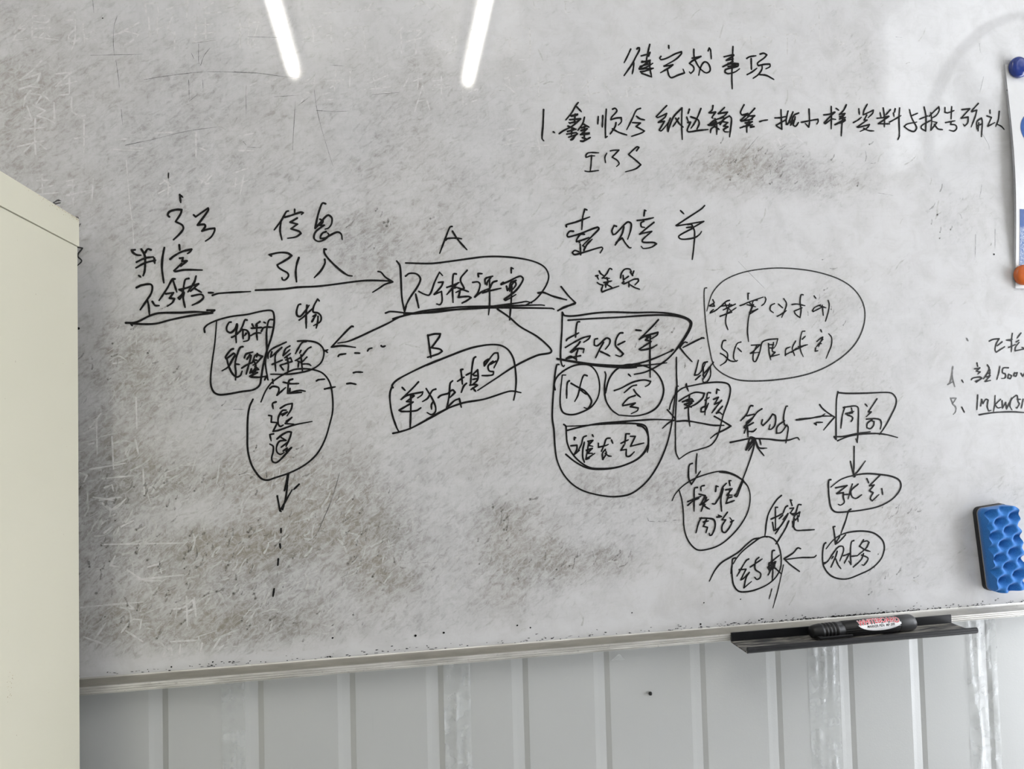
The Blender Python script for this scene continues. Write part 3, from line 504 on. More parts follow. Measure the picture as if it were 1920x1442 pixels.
  (2.84, "3610,3449 3634,3528 3702,3647 3803,3725 3932,3756 4161,3791 4362,3794 4462,3765 4488,3697 4454,3549 4374,3362 4308,3148 4261,3042 4172,2951 4014,2903 3871,2868 3720,2783;3710,3286 3844,3289 4055,3250 4225,3218 4376,3213;3582,3443 3676,3334 3690,3307 3604,3276 3504,3199;4244,3338 4342,3282 4476,3200 4395,3159 4249,3096 4176,3045;3854,3764 3862,3784 3867,3737 3887,3685;3748,3555 3856,3616 3985,3667 4113,3651 4082,3584 3979,3506 3822,3450;3797,3544 3925,3581 3953,3547 3824,3510 3921,3468;3853,3550 3939,3554 3894,3495 3822,3457;3899,3629 3878,3442 3880,3308 3891,3214;3930,3521 3867,3522;4199,3656 4163,3657 4138,3570 4120,3463 4109,3362;4117,3557 4182,3596;4113,3476 4063,3451 4054,3404 4104,3409 4165,3515;4285,3647 4294,3701 4329,3687;4239,3567 4311,3593 4250,3500 4352,3538;4353,3551 4248,3432 4210,3386;4364,3470 4274,3378 4318,3390 4353,3362"),
  (2.56, "4044,4097 4012,3989 3980,3896 4037,3908 4097,3974 4142,4055;3992,3835 4065,3894;4197,3986 4106,3840;4172,4075 4114,4055 4088,3948;4258,4067 4198,4000 4094,3894;4212,4000 4208,3892 4162,3812 4104,3792 4092,3853;4111,3988 4107,3866"),
 ]),
 ('approval_arrow', 'short downward arrow into the approval loop', [
  (2.84, "3976,2844 3962,2745 3952,2585;3908,2720 3865,2702 3847,2603 3851,2510 3883,2442 3943,2519 4017,2612"),
 ]),
 ('discussion_loop', 'big thin oval hand-drawn in the right half of the board', [
  (2.28, "4201,5077 4170,5070 4158,4952 4159,4775 4173,4526 4203,4290 4255,4041 4330,3951 4452,3876 4607,3822 4827,3803 5146,3812 5552,3864 5883,3963 6171,4117 6379,4297 6506,4509 6550,4723 6509,4907 6382,5075 6188,5197 5943,5279 5665,5331 5292,5355 4969,5333 4696,5280 4472,5189 4342,5085 4259,4967 4189,4761"),
 ]),
 ('discussion_note', 'two lines of handwriting inside the big thin oval', [
  (2.70, "4281,4915 4303,4871;4231,4834 4287,4864 4301,4827 4231,4827;4235,4734 4314,4768 4411,4841;4284,4782 4235,4746;4524,4908 4476,4893 4395,4826 4553,4848;4459,4863 4488,4789;4608,4856 4520,4819 4424,4775;4374,4686 4485,4730 4614,4804;4382,4694 4549,4745 4504,4804;4522,4863 4468,4701 4456,4597 4484,4506;4793,4922 4796,5004 4820,5004;4671,4833 4743,4856 4678,4833 4791,4878 5018,4952;4928,4908 4872,4900 4836,4803 4801,4714 4931,4788 4802,4744;4807,4878 4838,4848;5042,4952 5056,4922 5030,4863 4989,4833;4870,4848 4800,4699 4768,4492 4778,4343;4774,4848 4900,4818;5182,4862 5125,4833 5114,4773 5161,4735;5238,4855 5301,4802;5322,4930 5360,4862 5332,4772 5279,4668;5215,4686 5297,4727 5356,4765;5440,4847 5514,4855 5635,4832;5617,4983 5584,4983 5564,4877 5575,4772 5554,4666 5491,4712 5469,4757 5593,4802;5780,4968 5808,4930;5746,4756 5773,4801 5873,4846;5754,4748 5888,4809;5992,4907 6005,4846 5984,4740 5937,4612;5898,4839 5908,4695;5856,4831 5954,4801;4447,4361 4408,4354 4388,4259 4464,4185 4444,4082 4356,4021;4362,4186 4416,4156 4491,4089 4554,4073 4609,4087;4667,4337 4610,4316 4559,4198 4555,4110 4593,4072;4616,4256 4669,4204;4815,4291 4943,4297 4844,4209 4795,4180 4922,4194;4894,4283 4842,4180 4838,4076 4870,4068 4939,4208 4976,4327 5057,4363 5210,4376 5182,4295 5149,4250;5071,4311 5074,4192 5094,4087;5086,4296 5150,4295;5076,4251 5149,4250;5144,4325 5123,4206 5162,4191 5095,4132 5225,4160;5313,4144 5325,4233 5391,4262;5322,4159 5420,4202 5636,4290;5475,4344 5422,4247 5450,4142;5404,4188 5487,4246;5619,4478 5578,4471 5540,4336 5543,4216 5579,4125;5512,4261 5652,4290;5574,4366 5625,4410;5858,4496 5873,4461;5793,4333 5852,4378 5886,4393 5814,4258;5772,4243 5762,4198 5804,4205;5885,4363 5781,4258;5824,4303 5865,4302;5979,4437 6018,4392 6013,4286 5958,4166 5922,4095"),
 ]),
 ('signing_note', 'underlined two character note between two arrows', [
  (2.84, "4804,3465 4769,3466 4709,3356 4619,3268;4708,3330 4821,3353;4936,3422 4864,3378 4761,3264 4660,3188;4776,3289 4704,3239 4715,3161 4717,3044;4802,3236 4659,3169;4702,3194 4663,3097;4727,3121 4797,3119 4844,3154;4937,3272 4921,3220 4941,3193 5029,3269 5089,3346 5130,3319 5118,3201 5066,3144 5023,3138 5047,3203;5314,3448 5292,3446 5250,3302 5260,3197 5309,3169 5297,3064 5268,2947;5262,3250 5152,3174 5134,3083 5206,3094 5296,3196;4457,2981 4625,3007 4737,3023 5004,3008 5187,2983 5315,2985 5445,3014 5470,2983"),
  (2.70, "4814,3014 4796,2911 4741,2757 4633,2514 4512,2274;4513,2287 4484,2263;4815,3027 4752,3042 4722,2978 4675,2869;4814,3008 4733,2926 4682,2869;4820,2988 4717,2861;4821,3014 4845,2909 4938,2786;4834,2975 4872,2895 4985,2885;4884,3012 4902,2933;4707,2953 4792,2989 4690,2888;4793,3015 4705,2914;5434,3258 5574,3267"),
  (2.70, "4627,2467 4585,2382 4526,2255 4502,2253"),
 ]),
 ('right_arrow', 'double-shafted arrow pointing to the square box', [
  (2.70, "5435,3255 5478,3254 5666,3275 5812,3297 6001,3292;5479,3267 5797,3291 5872,3329;5706,3201 5734,3180 5729,3213 5830,3213;5798,3457 5832,3410 5916,3341 6015,3279 5939,3207 5840,3104"),
 ]),
 ('square_box', 'hand-drawn square box around two characters with a down arrow', [
  (2.70, "6083,3631 6056,3524 6037,3271 6029,3098 6023,2972 5996,3009 6135,3008 6342,3042 6551,3060;6082,3617 6221,3604 6517,3601 6832,3604 6921,3585 6975,3516 6966,3422 6891,3288 6777,3116 6690,3018;6044,2951 6193,3000 6371,3028 6609,3034 6787,3015 6973,2966;6176,3415 6133,3295 6103,3123;6153,3408 6242,3420 6346,3424 6381,3396 6372,3195 6355,2995 6344,2915 6324,2969;6278,3399 6290,3331 6237,3319;6186,3321 6313,3351;6207,3307 6287,3271 6285,3238 6262,3209;6495,3447 6523,3413;6677,3517 6534,3338 6579,3337 6501,3272;6500,3238 6634,3241 6715,3219 6727,3158 6709,3091;6589,3229 6512,3178 6501,3118 6553,3103 6607,3148 6617,3202 6558,3217;6293,2863 6284,2690 6269,2484;6228,2659 6246,2558 6264,2478 6317,2502 6457,2657"),
 ]),
 ('manager_oval', 'wide hand-drawn oval around two characters', [
  (2.70, "5918,2419 5888,2414 5876,2309 5883,2150 5907,2030 5970,1974 6145,1968 6380,1981 6619,2016 6817,2093 6942,2195 6991,2287 6965,2369 6848,2427 6656,2462 6463,2480 6286,2466 6078,2419 5913,2318;5985,2304 6162,2329 5996,2224 6099,2233 6095,2167 6107,2100 6047,2063 6015,2078;6105,2206 6215,2208;6243,2346 6210,2268 6168,2143;6331,2342 6217,2254 6228,2174 6285,2145 6376,2191;6467,2410 6494,2348;6662,2442 6499,2308 6574,2318 6496,2242 6554,2212 6506,2135 6534,2100 6642,2182;6690,2260 6701,2179;6685,2461 6654,2435;6270,2444 6292,2450"),
 ]),
 ('finance_oval', 'hand-drawn oval around two characters with an arrow into it', [
  (2.70, "6204,2001 6170,1982 6119,1852 6037,1674;5952,1775 5924,1771 5937,1689 5947,1532 6004,1564 6109,1655;5954,1557 6019,1634;5803,1560 5780,1546 5755,1467 5745,1367 5751,1266 5797,1173 5871,1103 5981,1060 6115,1052 6297,1101 6482,1171 6624,1284 6687,1414 6681,1516 6627,1591 6539,1652 6427,1683 6280,1693 6122,1679 6008,1645 5904,1580 5805,1479;5763,1291 5814,1303 5896,1399 5990,1494 6057,1495 6066,1439 6003,1301;5763,1275 5802,1293;5970,1435 5939,1356 5866,1224;5906,1368 5882,1339;5943,1335 5973,1253 6015,1195;6229,1567 6194,1554 6172,1443 6169,1241 6137,1293;6062,1369 6153,1394 6177,1413;6153,1394 6069,1267;6163,1353 6264,1357;6309,1481 6376,1569 6363,1534;6375,1544 6432,1551 6459,1529 6416,1460 6264,1352;6326,1475 6392,1431 6470,1404;6338,1362 6432,1316 6419,1276 6359,1219 6337,1230;6367,1381 6329,1302 6200,1203"),
 ]),
 ('closing_arrow', 'arrow pointing left from the finance oval to the end loop', [
  (2.70, "5652,1398 5618,1375 5420,1381 5185,1368;5425,1501 5382,1514 5314,1453 5174,1381 5263,1296 5395,1196"),
 ]),
 ('approval_loop', 'round hand-drawn loop around four characters in two rows', [
  (2.42, "3707,2370 3740,2248 3756,2063 3757,1893 3789,1750 3853,1640 3941,1571 4078,1571 4263,1624 4436,1743 4581,1893 4681,2061 4716,2246 4679,2392 4559,2513 4407,2584 4285,2599 4100,2567 3916,2511 3761,2425 3652,2323 3605,2240;4285,2589 4437,2561 4589,2483 4679,2392"),
  (2.84, "3965,2397 3926,2389 3913,2240 3907,2084;3822,2216 4013,2278;3820,2166 3905,2226 3982,2251;4064,2419 4018,2406 4016,2349;3984,2308 4074,2283 4009,2179 4070,2162;4089,2261 4006,2079;3994,2165 4118,2231;4009,2179 4098,2117 4128,2102;4221,2333 4232,2404 4262,2396;4169,2171 4207,2169 4304,2308;4379,2434 4323,2379 4271,2238;4330,2364 4293,2223 4298,2065;4431,2403 4418,2468 4449,2467;4367,2348 4460,2359 4380,2276 4457,2273;4430,2360 4394,2247 4360,2162;4386,2233 4456,2251;4368,2169 4422,2181 4485,2199;4518,2252 4503,2256;4010,1994 3970,1939 3923,1799;3987,1988 4093,1982 4184,1956 4196,1870 4146,1759 4115,1753 4109,1782;4031,1936 4107,1946;4078,1969 4029,1879 4089,1862 4063,1792;4223,1990 4292,1994 4247,2017;4379,2047 4298,1951 4352,1948 4295,1865 4300,1793 4345,1784 4443,1915 4414,1973;4420,1916 4467,1935"),
 ]),
 ('tax_note', 'small handwritten two character note with a long tail stroke', [
  (2.84, "5111,2078 5079,2080 5072,1925 5066,1766;5007,1924 5106,1959 5173,1990;5027,1878 5044,1767 5122,1803 5225,1928 5260,1986 5180,1910;5259,2091 5231,2078 5184,1990;5183,1970 5127,1923;5064,1726 5121,1793;5325,2093 5301,2170 5328,2164;5290,2055 5345,2057 5305,2004;5457,2097 5418,2099 5370,1991 5315,1983;5293,1994 5347,1962 5436,1998 5423,1958;5423,1948 5365,1891 5345,1922 5318,1803;5401,1949 5403,1869;5381,1990 5345,1932;5321,1873 5339,1792 5370,1755 5480,1749 5640,1748;5344,1892 5334,1792;5267,1886 5208,1778 5081,1606 5064,1587;5173,2236 5105,2184 5013,2068 4966,1981 4934,1863 4919,1754 4911,1695 4943,1683"),
 ]),
 ('end_loop', 'hand-drawn loop around two characters above the tray', [
  (2.70, "4470,1434 4431,1422 4420,1344 4397,1232;4412,1316 4414,1188 4433,1073 4499,990 4621,975 4777,1000 4936,1061 5049,1147 5116,1258 5134,1387 5112,1533 5054,1637 4962,1689 4852,1685 4741,1626 4581,1520 4485,1426 4436,1357;4821,1679 4742,1669 4647,1610 4519,1510 4394,1446 4269,1382 4173,1288 4089,1149;4662,1408 4623,1389 4483,1190;4518,1274 4618,1275 4535,1137 4567,1149 4663,1229 4613,1161 4577,1028 4689,1106;4681,1300 4856,1397;4810,1421 4762,1381 4749,1267 4825,1205 4814,1148 4767,1129 4737,1160;5040,1501 5009,1496 4995,1367 4987,1353;4947,1326 5108,1432;5042,1349 4937,1284 4991,1252 5057,1349;5003,1366 5006,1251 4992,1108;4929,1284 4958,1225 4933,1176;4946,1312 5039,1292;5023,1279 5121,1186;4992,1280 4941,1183;4955,1340 5040,1321 4944,1255 5038,1263"),
  (1.85, "5162,1299 5119,1143 5064,959 4984,732"),
  (1.56, "4979,989 4962,933 4935,857"),
 ]),
 ('list_letter', 'faded upper list letter at the right edge', [
  (2.42, "8150,4356 8172,4317;7905,3951 7886,3822 7919,3662;7887,3843 7845,3717 7887,3732;7808,3696 7875,3727"),
 ]),
 ('list_letter', 'faded lower list letter at the right edge', [
  (2.42, "7839,3500 7934,3498 7870,3420 7921,3366 7912,3302 7874,3266;7850,3484 7876,3420"),
 ]),
 ('spec_lines', 'handwritten lines at the right edge with the number 1500', [
  (2.56, "8039,3755 8061,3718;8017,3368 8055,3293;8518,4310 8587,4336 8686,4344 8633,4271 8609,4185 8625,4147 8771,4227;8732,4297 8643,4239;8912,4420 8882,4323 8808,4323 8907,4333;8888,4323 8889,4236 8878,4150;8833,4215 8953,4257;9056,4424 8983,4349;9017,4289 8950,4214 8941,4165 9098,4190;9062,4212 9098,4201;8967,4295 9018,4321;8300,3996 8309,3943;8252,3912 8344,3926 8281,3879 8347,3867 8303,3836;8195,3758 8215,3779 8337,3793 8366,3776 8272,3719 8261,3735 8335,3755;8468,3967 8496,3918 8435,3812 8390,3765;8461,3844 8511,3848;8507,3897 8495,3790;8446,3791 8508,3811 8418,3727 8511,3741;8675,3942 8651,3851 8615,3755;8815,3919 8729,3915 8713,3850 8761,3828 8752,3774 8689,3765;8816,3827 8795,3774 8837,3762 8864,3805 8816,3822;8916,3847 8895,3804 8932,3793 8960,3846 8916,3836;9021,3834 9049,3790 9077,3833;8286,3537 8274,3431 8260,3325;8326,3377 8349,3472 8364,3408 8416,3471 8452,3459 8434,3363 8455,3299 8492,3309;8571,3520 8559,3403 8534,3291;8660,3465 8564,3392 8604,3343 8659,3347;8683,3443 8683,3336 8743,3420 8750,3323 8845,3482;8922,3518 8844,3461 8808,3365 8841,3305;8940,3512 8953,3415 8970,3393 8923,3330 8911,3341;8937,3458 8992,3457;9036,3456 8997,3328;8294,3250 8429,3267 8613,3279 8858,3278 9043,3262"),
 ]),
 ('edge_scribble', 'zigzag ink scribble cut off by the cabinet edge', [
  (2.13, "-3645,5539 -3580,5528 -3634,5437 -3591,5377 -3635,5321"),
 ]),
]
GHOST = [
  (1.85, "-4305,8066 -4233,8166 -4183,8177 -4262,8116 -4191,8121 -4305,8018 -4319,7970 -4177,8002;-4112,8270 -4119,8030 -3832,8007;-4112,8278 -3918,8299 -3954,8216 -4112,8214;-4098,8127 -3918,8154 -4048,8026;-3990,8110 -3933,8041;-3656,8357 -3650,8196 -3658,8001 -3695,7887;-3744,8254 -3598,8263;-3657,8147 -3723,8062 -3716,7998 -3614,8020 -3599,8118;-3562,8217 -3548,7992;-3526,8106 -3438,8144;-3541,8041 -3424,8032;-3172,8128 -2947,8273 -3112,8165 -2948,8126 -3009,8057 -3114,7985;-3246,8099 -3112,8148;-2834,8346 -2821,8101;-2828,8150 -2677,8242;-2736,8353 -2738,8106;-2554,8398 -2616,8212 -2526,8152;-2541,8184 -2543,7970;-2279,8383 -2320,8082;-2265,8284 -2095,8312;-2187,8372 -2182,8107;-2296,8166 -2065,8214;-2343,8064 -2050,8115;-1782,8399 -1787,8031;-1831,8279 -1658,8323;-1672,8423 -1692,8070 -1598,8092;-4020,7748 -4120,7623 -4248,7505 -4034,7595 -4078,7482 -4256,7393 -4178,7429 -4035,7428;-4135,7383 -4192,7301 -4213,7189;-4156,7351 -3992,7327 -3935,7274;-3992,7374 -4078,7227;-3862,7597 -3688,7630 -3790,7528 -3870,7444 -3638,7520;-3717,7628 -3718,7372;-3827,7343 -3718,7364;-3689,7325 -3690,7165 -3603,7105 -3545,7115;-4171,7191 -4121,7035 -4207,7063;-4107,7210 -3978,7152 -4064,7085 -3964,7058;-3885,7252 -3878,7013 -3993,7072;-4278,6713 -3993,6794;-4207,6921 -3979,6954;-4086,7052 -4093,6783 -4079,6625;-4108,6767 -4207,6653;-4079,6783 -3965,6692;-3560,7058 -3562,6627;-3662,6831 -3473,6870;-2623,6463 -2632,6349;-2885,8556 -2857,8378;-2871,8508 -2735,8534 -2721,8403;-2629,8459 -2369,8559;-2384,8575 -2402,8375;-2216,8487 -2092,8579;-2186,8439 -2000,8468;-3209,6831 -3076,6852;-3239,6718 -2929,6712;-3047,6741 -2913,6745;-2777,6929 -2536,6954;-2308,6963 -2311,6652;-2264,6768 -2188,6738;-1800,6933 -1643,6972;-1817,6751 -1646,6757"),
  (1.71, "-4016,6390 -4009,6122;-4066,6318 -3902,6330;-4038,6224 -3895,6267;-4095,6152 -3838,6182;-3686,6336 -3680,6035;-3751,6319 -3621,6354;-3737,6271 -3607,6291;-3752,6152 -3476,6223;-3650,6321 -3723,6145;-3461,6358 -3477,6103;-2623,6479 -2634,6155;-2722,6314 -2480,6467;-2677,6364 -2572,6286;-2738,6201 -2572,6302;-2298,6407 -2207,6344 -2099,6478;-2176,6443 -2300,6277;-2207,6328 -2115,6347;-1883,6468 -1711,6539;-1853,6403 -1870,6255;-1900,6303 -1713,6391;-1759,6455 -1808,6207"),
  (1.71, "-807,8526 -505,8584;-734,8670 -556,8701 -647,8602 -735,8615;-362,8584 -162,8710 -254,8610 -1,8624;329,8669 442,8790 569,8675;404,8730 533,8739;645,8785 699,8684;-1021,8300 -809,8369;-915,8381 -910,8142;-1005,8209 -811,8267;-1040,8152 -812,8184;-776,8242 -652,8287;-694,8423 -690,8118;-544,8349 -455,8364 -528,8257;-565,8181 -404,8246;-401,8377 -204,8408;-294,8393 -272,8087;-513,8091 -353,8100;102,8296 214,8435;176,8376 179,8075;268,8372 452,8393 339,8273;228,8228 450,8298;357,8255 362,8086;596,8251 708,8276 575,8126 780,8167;821,8321 896,8345 836,8151 741,8089;-1013,7658 -890,7720;-907,7774 -901,7591;-1031,7621 -874,7638;-750,7672 -502,7703;-642,7806 -664,7547;-717,7582 -591,7680;-464,7834 -478,7575;-253,7660 1,7785;-180,7738 -147,7591;-291,7584 34,7637;198,7645 293,7819;327,7727 438,7770;383,7767 371,7616;567,7739 790,7779;584,7683 770,7711;679,7801 672,7480;564,7626 788,7675;436,7667 328,7324;436,7657 521,7361;368,7466 487,7491;-980,7514 -1105,7344;-998,7513 -946,7479;-841,7484 -717,7526;-789,7431 -648,7438;-202,7533 33,7563;955,7645 949,7417;1029,7611 1162,7674 1083,7537;988,7457 1139,7521;-1778,8325 -1781,8035;-1812,8269 -1693,8294;-1676,8350 -1556,8376 -1662,8042 -1560,8048;-1719,7568 -1722,7334;-1668,7571 -1600,7610;-1514,7597 -1359,7668"),
  (1.14, "-3097,6594 -3081,6351 -3060,6059 -3032,5817 -3019,5559 -3013,5366"),
  (1.64, "1915,8869 1937,8784 1998,8776;2338,8898 2476,8920;2349,8874 2346,8750 2421,8767;1770,8514 1856,8508 1832,8101 1697,8081;1521,8328 1644,8359;1595,8381 1579,8209 1688,8215;1496,7815 1704,7874;1557,7842 1577,7697 1700,7728;1506,7742 1672,7604;1847,7735 2046,7818;1948,7862 1952,7569;2246,7902 2446,7925;2270,7879 2252,7681;2541,7745 2748,7904;2620,7848 2636,7551;2563,7647 2843,7710;2847,7834 2942,7640;3070,7646 3432,7713;3152,7800 3172,7626;3202,7777 3410,7813;5218,9021 5387,9085;5360,9109 5383,8980;5637,9076 5719,9016;5439,9010 5551,9017;4788,8525 4925,8560 4809,8372;4981,8589 5000,8383;4950,8509 5090,8570;5173,8601 5311,8583 5221,8422;5507,8648 5676,8671 5642,8525;5533,8597 5523,8361;6033,9103 6035,8522;5876,8749 5993,8836;6268,8642 6407,8571 6291,8537;5565,8050 5733,8059 5699,7926;5592,8025 5614,7896;1490,7136 1685,7167 1560,7017 1485,6942 1729,6999;1800,6929 2095,6964;1925,7031 1946,6886;5277,7130 5475,7240;5333,7158 5384,7056;5558,7244 5720,7120"),
  (1.99, "-3618,1346 -3352,1354 -2947,1361;-3382,2055 -2943,2039 -2461,2021;-2606,1256 -2503,1267 -2398,1351 -2382,1240 -2503,1212;-2467,1392 -2462,1046;-2380,1368 -2365,1148;-2713,776 -2644,807 -2637,716 -2731,706 -2713,776;-2541,835 -2560,674;-2644,879 -2333,873;-2299,834 -2317,726;-2089,890 -2213,700;-2161,695 -2055,796;-3186,1029 -3067,1163 -2966,1156 -2984,1049;-3136,1043 -2951,903;-3470,979 -3353,1148;-3586,1006 -3354,899;-3248,1912 -3299,1807 -3198,1783;-3114,1742 -2945,1623 -2741,1592;-2893,1764 -2774,1793 -2740,1682;-3412,2569 -3177,2595;-3362,2513 -3262,2454 -3126,2574;-3414,2281 -3245,2399;-3179,2251 -3043,2316;-3364,2188 -3280,2256;-2996,1626 -2499,1649;-3184,1315 -3050,1288 -3100,1345"),
  (1.85, "-3576,3351 -3458,3420;-3441,3510 -3435,3111;-3526,3223 -3459,3238;-3274,3305 -3259,2923;-3511,2933 -3123,2990;-3378,2819 -3039,2841;-3361,2710 -3277,2742 -3261,2669;-3578,2791 -3545,2862 -3628,2901;-3379,2530 -3295,2454 -3194,2521;-3007,3755 -3001,3388;-3019,3260 -2986,3095;-3509,3421 -3390,3581;-3252,4163 -3150,4180;-3479,2607 -3261,2560;-2936,2910 -2922,2581;-2869,2688 -2766,2757"),
]
SCRATCH_DABS = [
  (2.84, "-3893,6060 -3846,6090 -3810,6083;-3883,6045 -3818,6062;-3651,5895 -3622,5884;-3625,5783 -3600,5816"),  # dabs of ink beside the cabinet, built together with the scratches
  (0.64, "-2892,7577 -2636,7636 -2255,7703 -1946,7722 -1602,7724;-3458,8516 -3444,8358;-2246,7789 -2207,7907 -2136,8010;-2267,8052 -2269,7837 -2254,7788;-2352,7932 -2322,7867;-2343,8056 -2050,8115;-3204,7801 -3175,7560 -3169,7463;-3186,8339 -3223,8207 -3232,7995 -3218,7849;-3106,6771 -2793,6855 -2415,6967 -2031,7040;-2386,7600 -2381,7370;-2225,7608 -2219,7477;-2381,7337 -2288,7424;-3483,7842 -2905,7887;-3148,7205 -3134,7012"),
  (0.64, "-1853,7729 -1598,7728 -1376,7709 -1082,7682;-1388,7440 -1103,7471;-1105,7344 -964,7460;-888,7289 -651,7287 -492,7301;-910,7554 -879,7299 -814,7009 -698,6593;-202,7523 142,7568;-1182,6777 -1139,7397;-1719,7550 -1724,7208;-1695,8176 -1335,8189;-712,7876 -535,7871;-1762,6865 -1728,6821;-1712,6798 -1559,6796"),
  (0.71, "-709,2691 -806,2411 -922,2133 -997,2005 -1108,1936"),
  (0.71, "-683,2777 -782,2443 -926,2143"),
  (0.57, "4671,5443 4854,5258 5054,5064"),
  (0.57, "5038,7186 4913,7051 4796,6911"),
  (0.57, "8601,8712 8615,8571;8647,8215 8571,7976;8578,7358 8674,7194 8680,7119;7230,8722 7330,8719;8526,6611 8497,6462;6836,6440 7074,6409"),
  (0.64, "8498,6495 8478,6403;8382,5867 8355,5529;8711,5950 8694,5662"),
  (0.85, "3259,2027 3271,1988 3351,1976;3405,1978 3445,1971;3486,1974 3540,1971;3608,1978 3703,1979"),
  (0.57, "-1917,3589 -1792,3586;-1720,3584 -1657,3583"),
]
SMUDGE = [
 (-0.298,1.411,0.102,0.051,0.55), (-0.333,1.311,0.044,0.036,0.50), (-0.292,1.379,0.058,0.044,0.40), (-0.325,1.270,0.062,0.040,1.00), (-0.233,1.266,0.095,0.029,0.75),
 (-0.276,1.165,0.131,0.073,0.95), (-0.174,1.165,0.051,0.051,0.80), (-0.204,1.205,0.117,0.022,0.70), (-0.143,1.185,0.029,0.013,1.00), (-0.156,1.104,0.066,0.022,0.90),
 (-0.187,1.071,0.087,0.018,0.35), (-0.080,1.214,0.044,0.029,0.55), (-0.036,1.160,0.051,0.044,1.05), (0.003,1.177,0.044,0.036,0.70), (-0.004,1.135,0.058,0.015,0.50),
 (0.138,1.210,0.051,0.025,1.00), (0.123,1.167,0.066,0.029,0.55), (0.143,1.135,0.044,0.022,0.50), (0.227,1.147,0.073,0.025,0.85), (0.277,1.151,0.036,0.018,1.00),
 (0.199,1.149,0.022,0.036,0.60), (0.129,1.106,0.058,0.015,0.45), (-0.060,1.233,0.044,0.036,0.60), (-0.117,1.239,0.087,0.044,0.45), (-0.129,1.278,0.058,0.029,0.60),
 (0.007,1.683,0.044,0.036,0.40), (-0.022,1.570,0.066,0.033,1.00), (-0.029,1.520,0.029,0.029,0.50), (0.094,1.638,0.058,0.036,0.40), (0.353,1.436,0.044,0.044,0.60),
 (0.305,1.330,0.095,0.044,0.50), (0.460,1.435,0.095,0.051,0.35), (0.501,1.686,0.073,0.029,0.80), (0.540,1.664,0.087,0.025,0.70), (0.453,1.669,0.044,0.029,0.60),
 (0.613,1.659,0.044,0.029,0.50), (0.671,1.668,0.022,0.051,0.55), (0.654,1.829,0.044,0.058,0.35), (0.347,1.266,0.066,0.044,0.50), (0.266,1.241,0.058,0.036,0.50),
 (0.367,1.202,0.044,0.044,0.45), (0.593,1.493,0.051,0.036,0.55), (0.601,1.396,0.058,0.029,0.40), (0.698,1.192,0.044,0.033,0.70), (0.704,1.155,0.029,0.044,0.50),
 (0.668,1.098,0.058,0.029,0.60), (0.710,1.259,0.044,0.044,0.40), (0.647,1.328,0.044,0.044,0.35), (0.805,1.609,0.044,0.036,0.60), (0.870,1.207,0.036,0.029,0.50),
 (0.525,1.129,0.044,0.029,0.35), (0.422,1.051,0.073,0.015,0.20), (0.079,1.317,0.109,0.044,0.30), (0.238,1.493,0.146,0.058,0.20), (-0.018,1.758,0.182,0.058,0.25),
 (0.331,1.658,0.109,0.044,0.30), (-0.360,1.722,0.146,0.146,0.30), (-0.435,1.706,0.029,0.109,0.50), (-0.211,1.663,0.182,0.073,0.30), (0.062,1.761,0.073,0.044,0.30),
 (-0.255,1.519,0.109,0.087,0.25), (-0.116,1.362,0.095,0.080,0.30), (0.056,1.493,0.109,0.080,0.20), (0.184,1.605,0.146,0.087,0.20), (0.686,1.463,0.087,0.087,0.25),
 (0.469,1.283,0.117,0.087,0.30), (0.558,1.170,0.117,0.073,0.30), (0.038,1.251,0.117,0.058,0.40), (0.229,1.215,0.087,0.044,0.45), (-0.095,1.089,0.160,0.025,0.45),
 (-0.300,1.105,0.095,0.022,0.50), (0.101,1.075,0.131,0.018,0.30),
]

def make_panel():
    nx, nz = 300, 150
    xs = np.linspace(BX0 + .004, BX1 - .004, nx); zs = np.linspace(PZ0 - .004, BZ1 - .012, nz)
    X, Z = np.meshgrid(xs, zs)
    d = np.zeros(X.shape)
    for cx, cz, rx, rz, s in SMUDGE:
        q = ((X - cx) / (rx * 1.15)) ** 2 + ((Z - cz) / (rz * 1.15)) ** 2
        d += s * .75 * np.exp(-q)
    d = 1.05 * (1 - np.exp(-d))                                  # smudges build up and level off
    d += .29 * np.clip((.75 - X) / 1.1, 0, 1)                    # weaker light on the left, painted in as darker board colour
    d -= .60 * np.exp(-((Z - PZ0) / .022) ** 2)                  # a clean strip along the bottom rail
    d -= .45 * np.exp(-(((X + .25) / .06) ** 2 + ((Z - 1.235) / .022) ** 2))
    verts = np.stack([X, np.zeros_like(X), Z], -1).reshape(-1, 3)
    faces = []
    for j in range(nz - 1):
        for i in range(nx - 1):
            a = j * nx + i
            faces.append((a, a + 1, a + nx + 1, a + nx))
    nv = len(verts)
    rim = [j * nx for j in (0, nz - 1)]
    back = [(BX0 + .004, .011, PZ0 - .004), (BX1 - .004, .011, PZ0 - .004), (BX1 - .004, .011, BZ1 - .012), (BX0 + .004, .011, BZ1 - .012)]
    allv = verts.tolist() + back
    faces.append((nv + 3, nv + 2, nv + 1, nv))
    me = bpy.data.meshes.new('panel')
    me.from_pydata(allv, [], faces)
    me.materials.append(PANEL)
    at = me.attributes.new('dirt_shade', 'FLOAT', 'POINT')
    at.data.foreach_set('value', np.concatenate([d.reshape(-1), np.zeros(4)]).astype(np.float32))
    o = bpy.data.objects.new('panel', me); COL.objects.link(o); o.parent = board
make_panel()

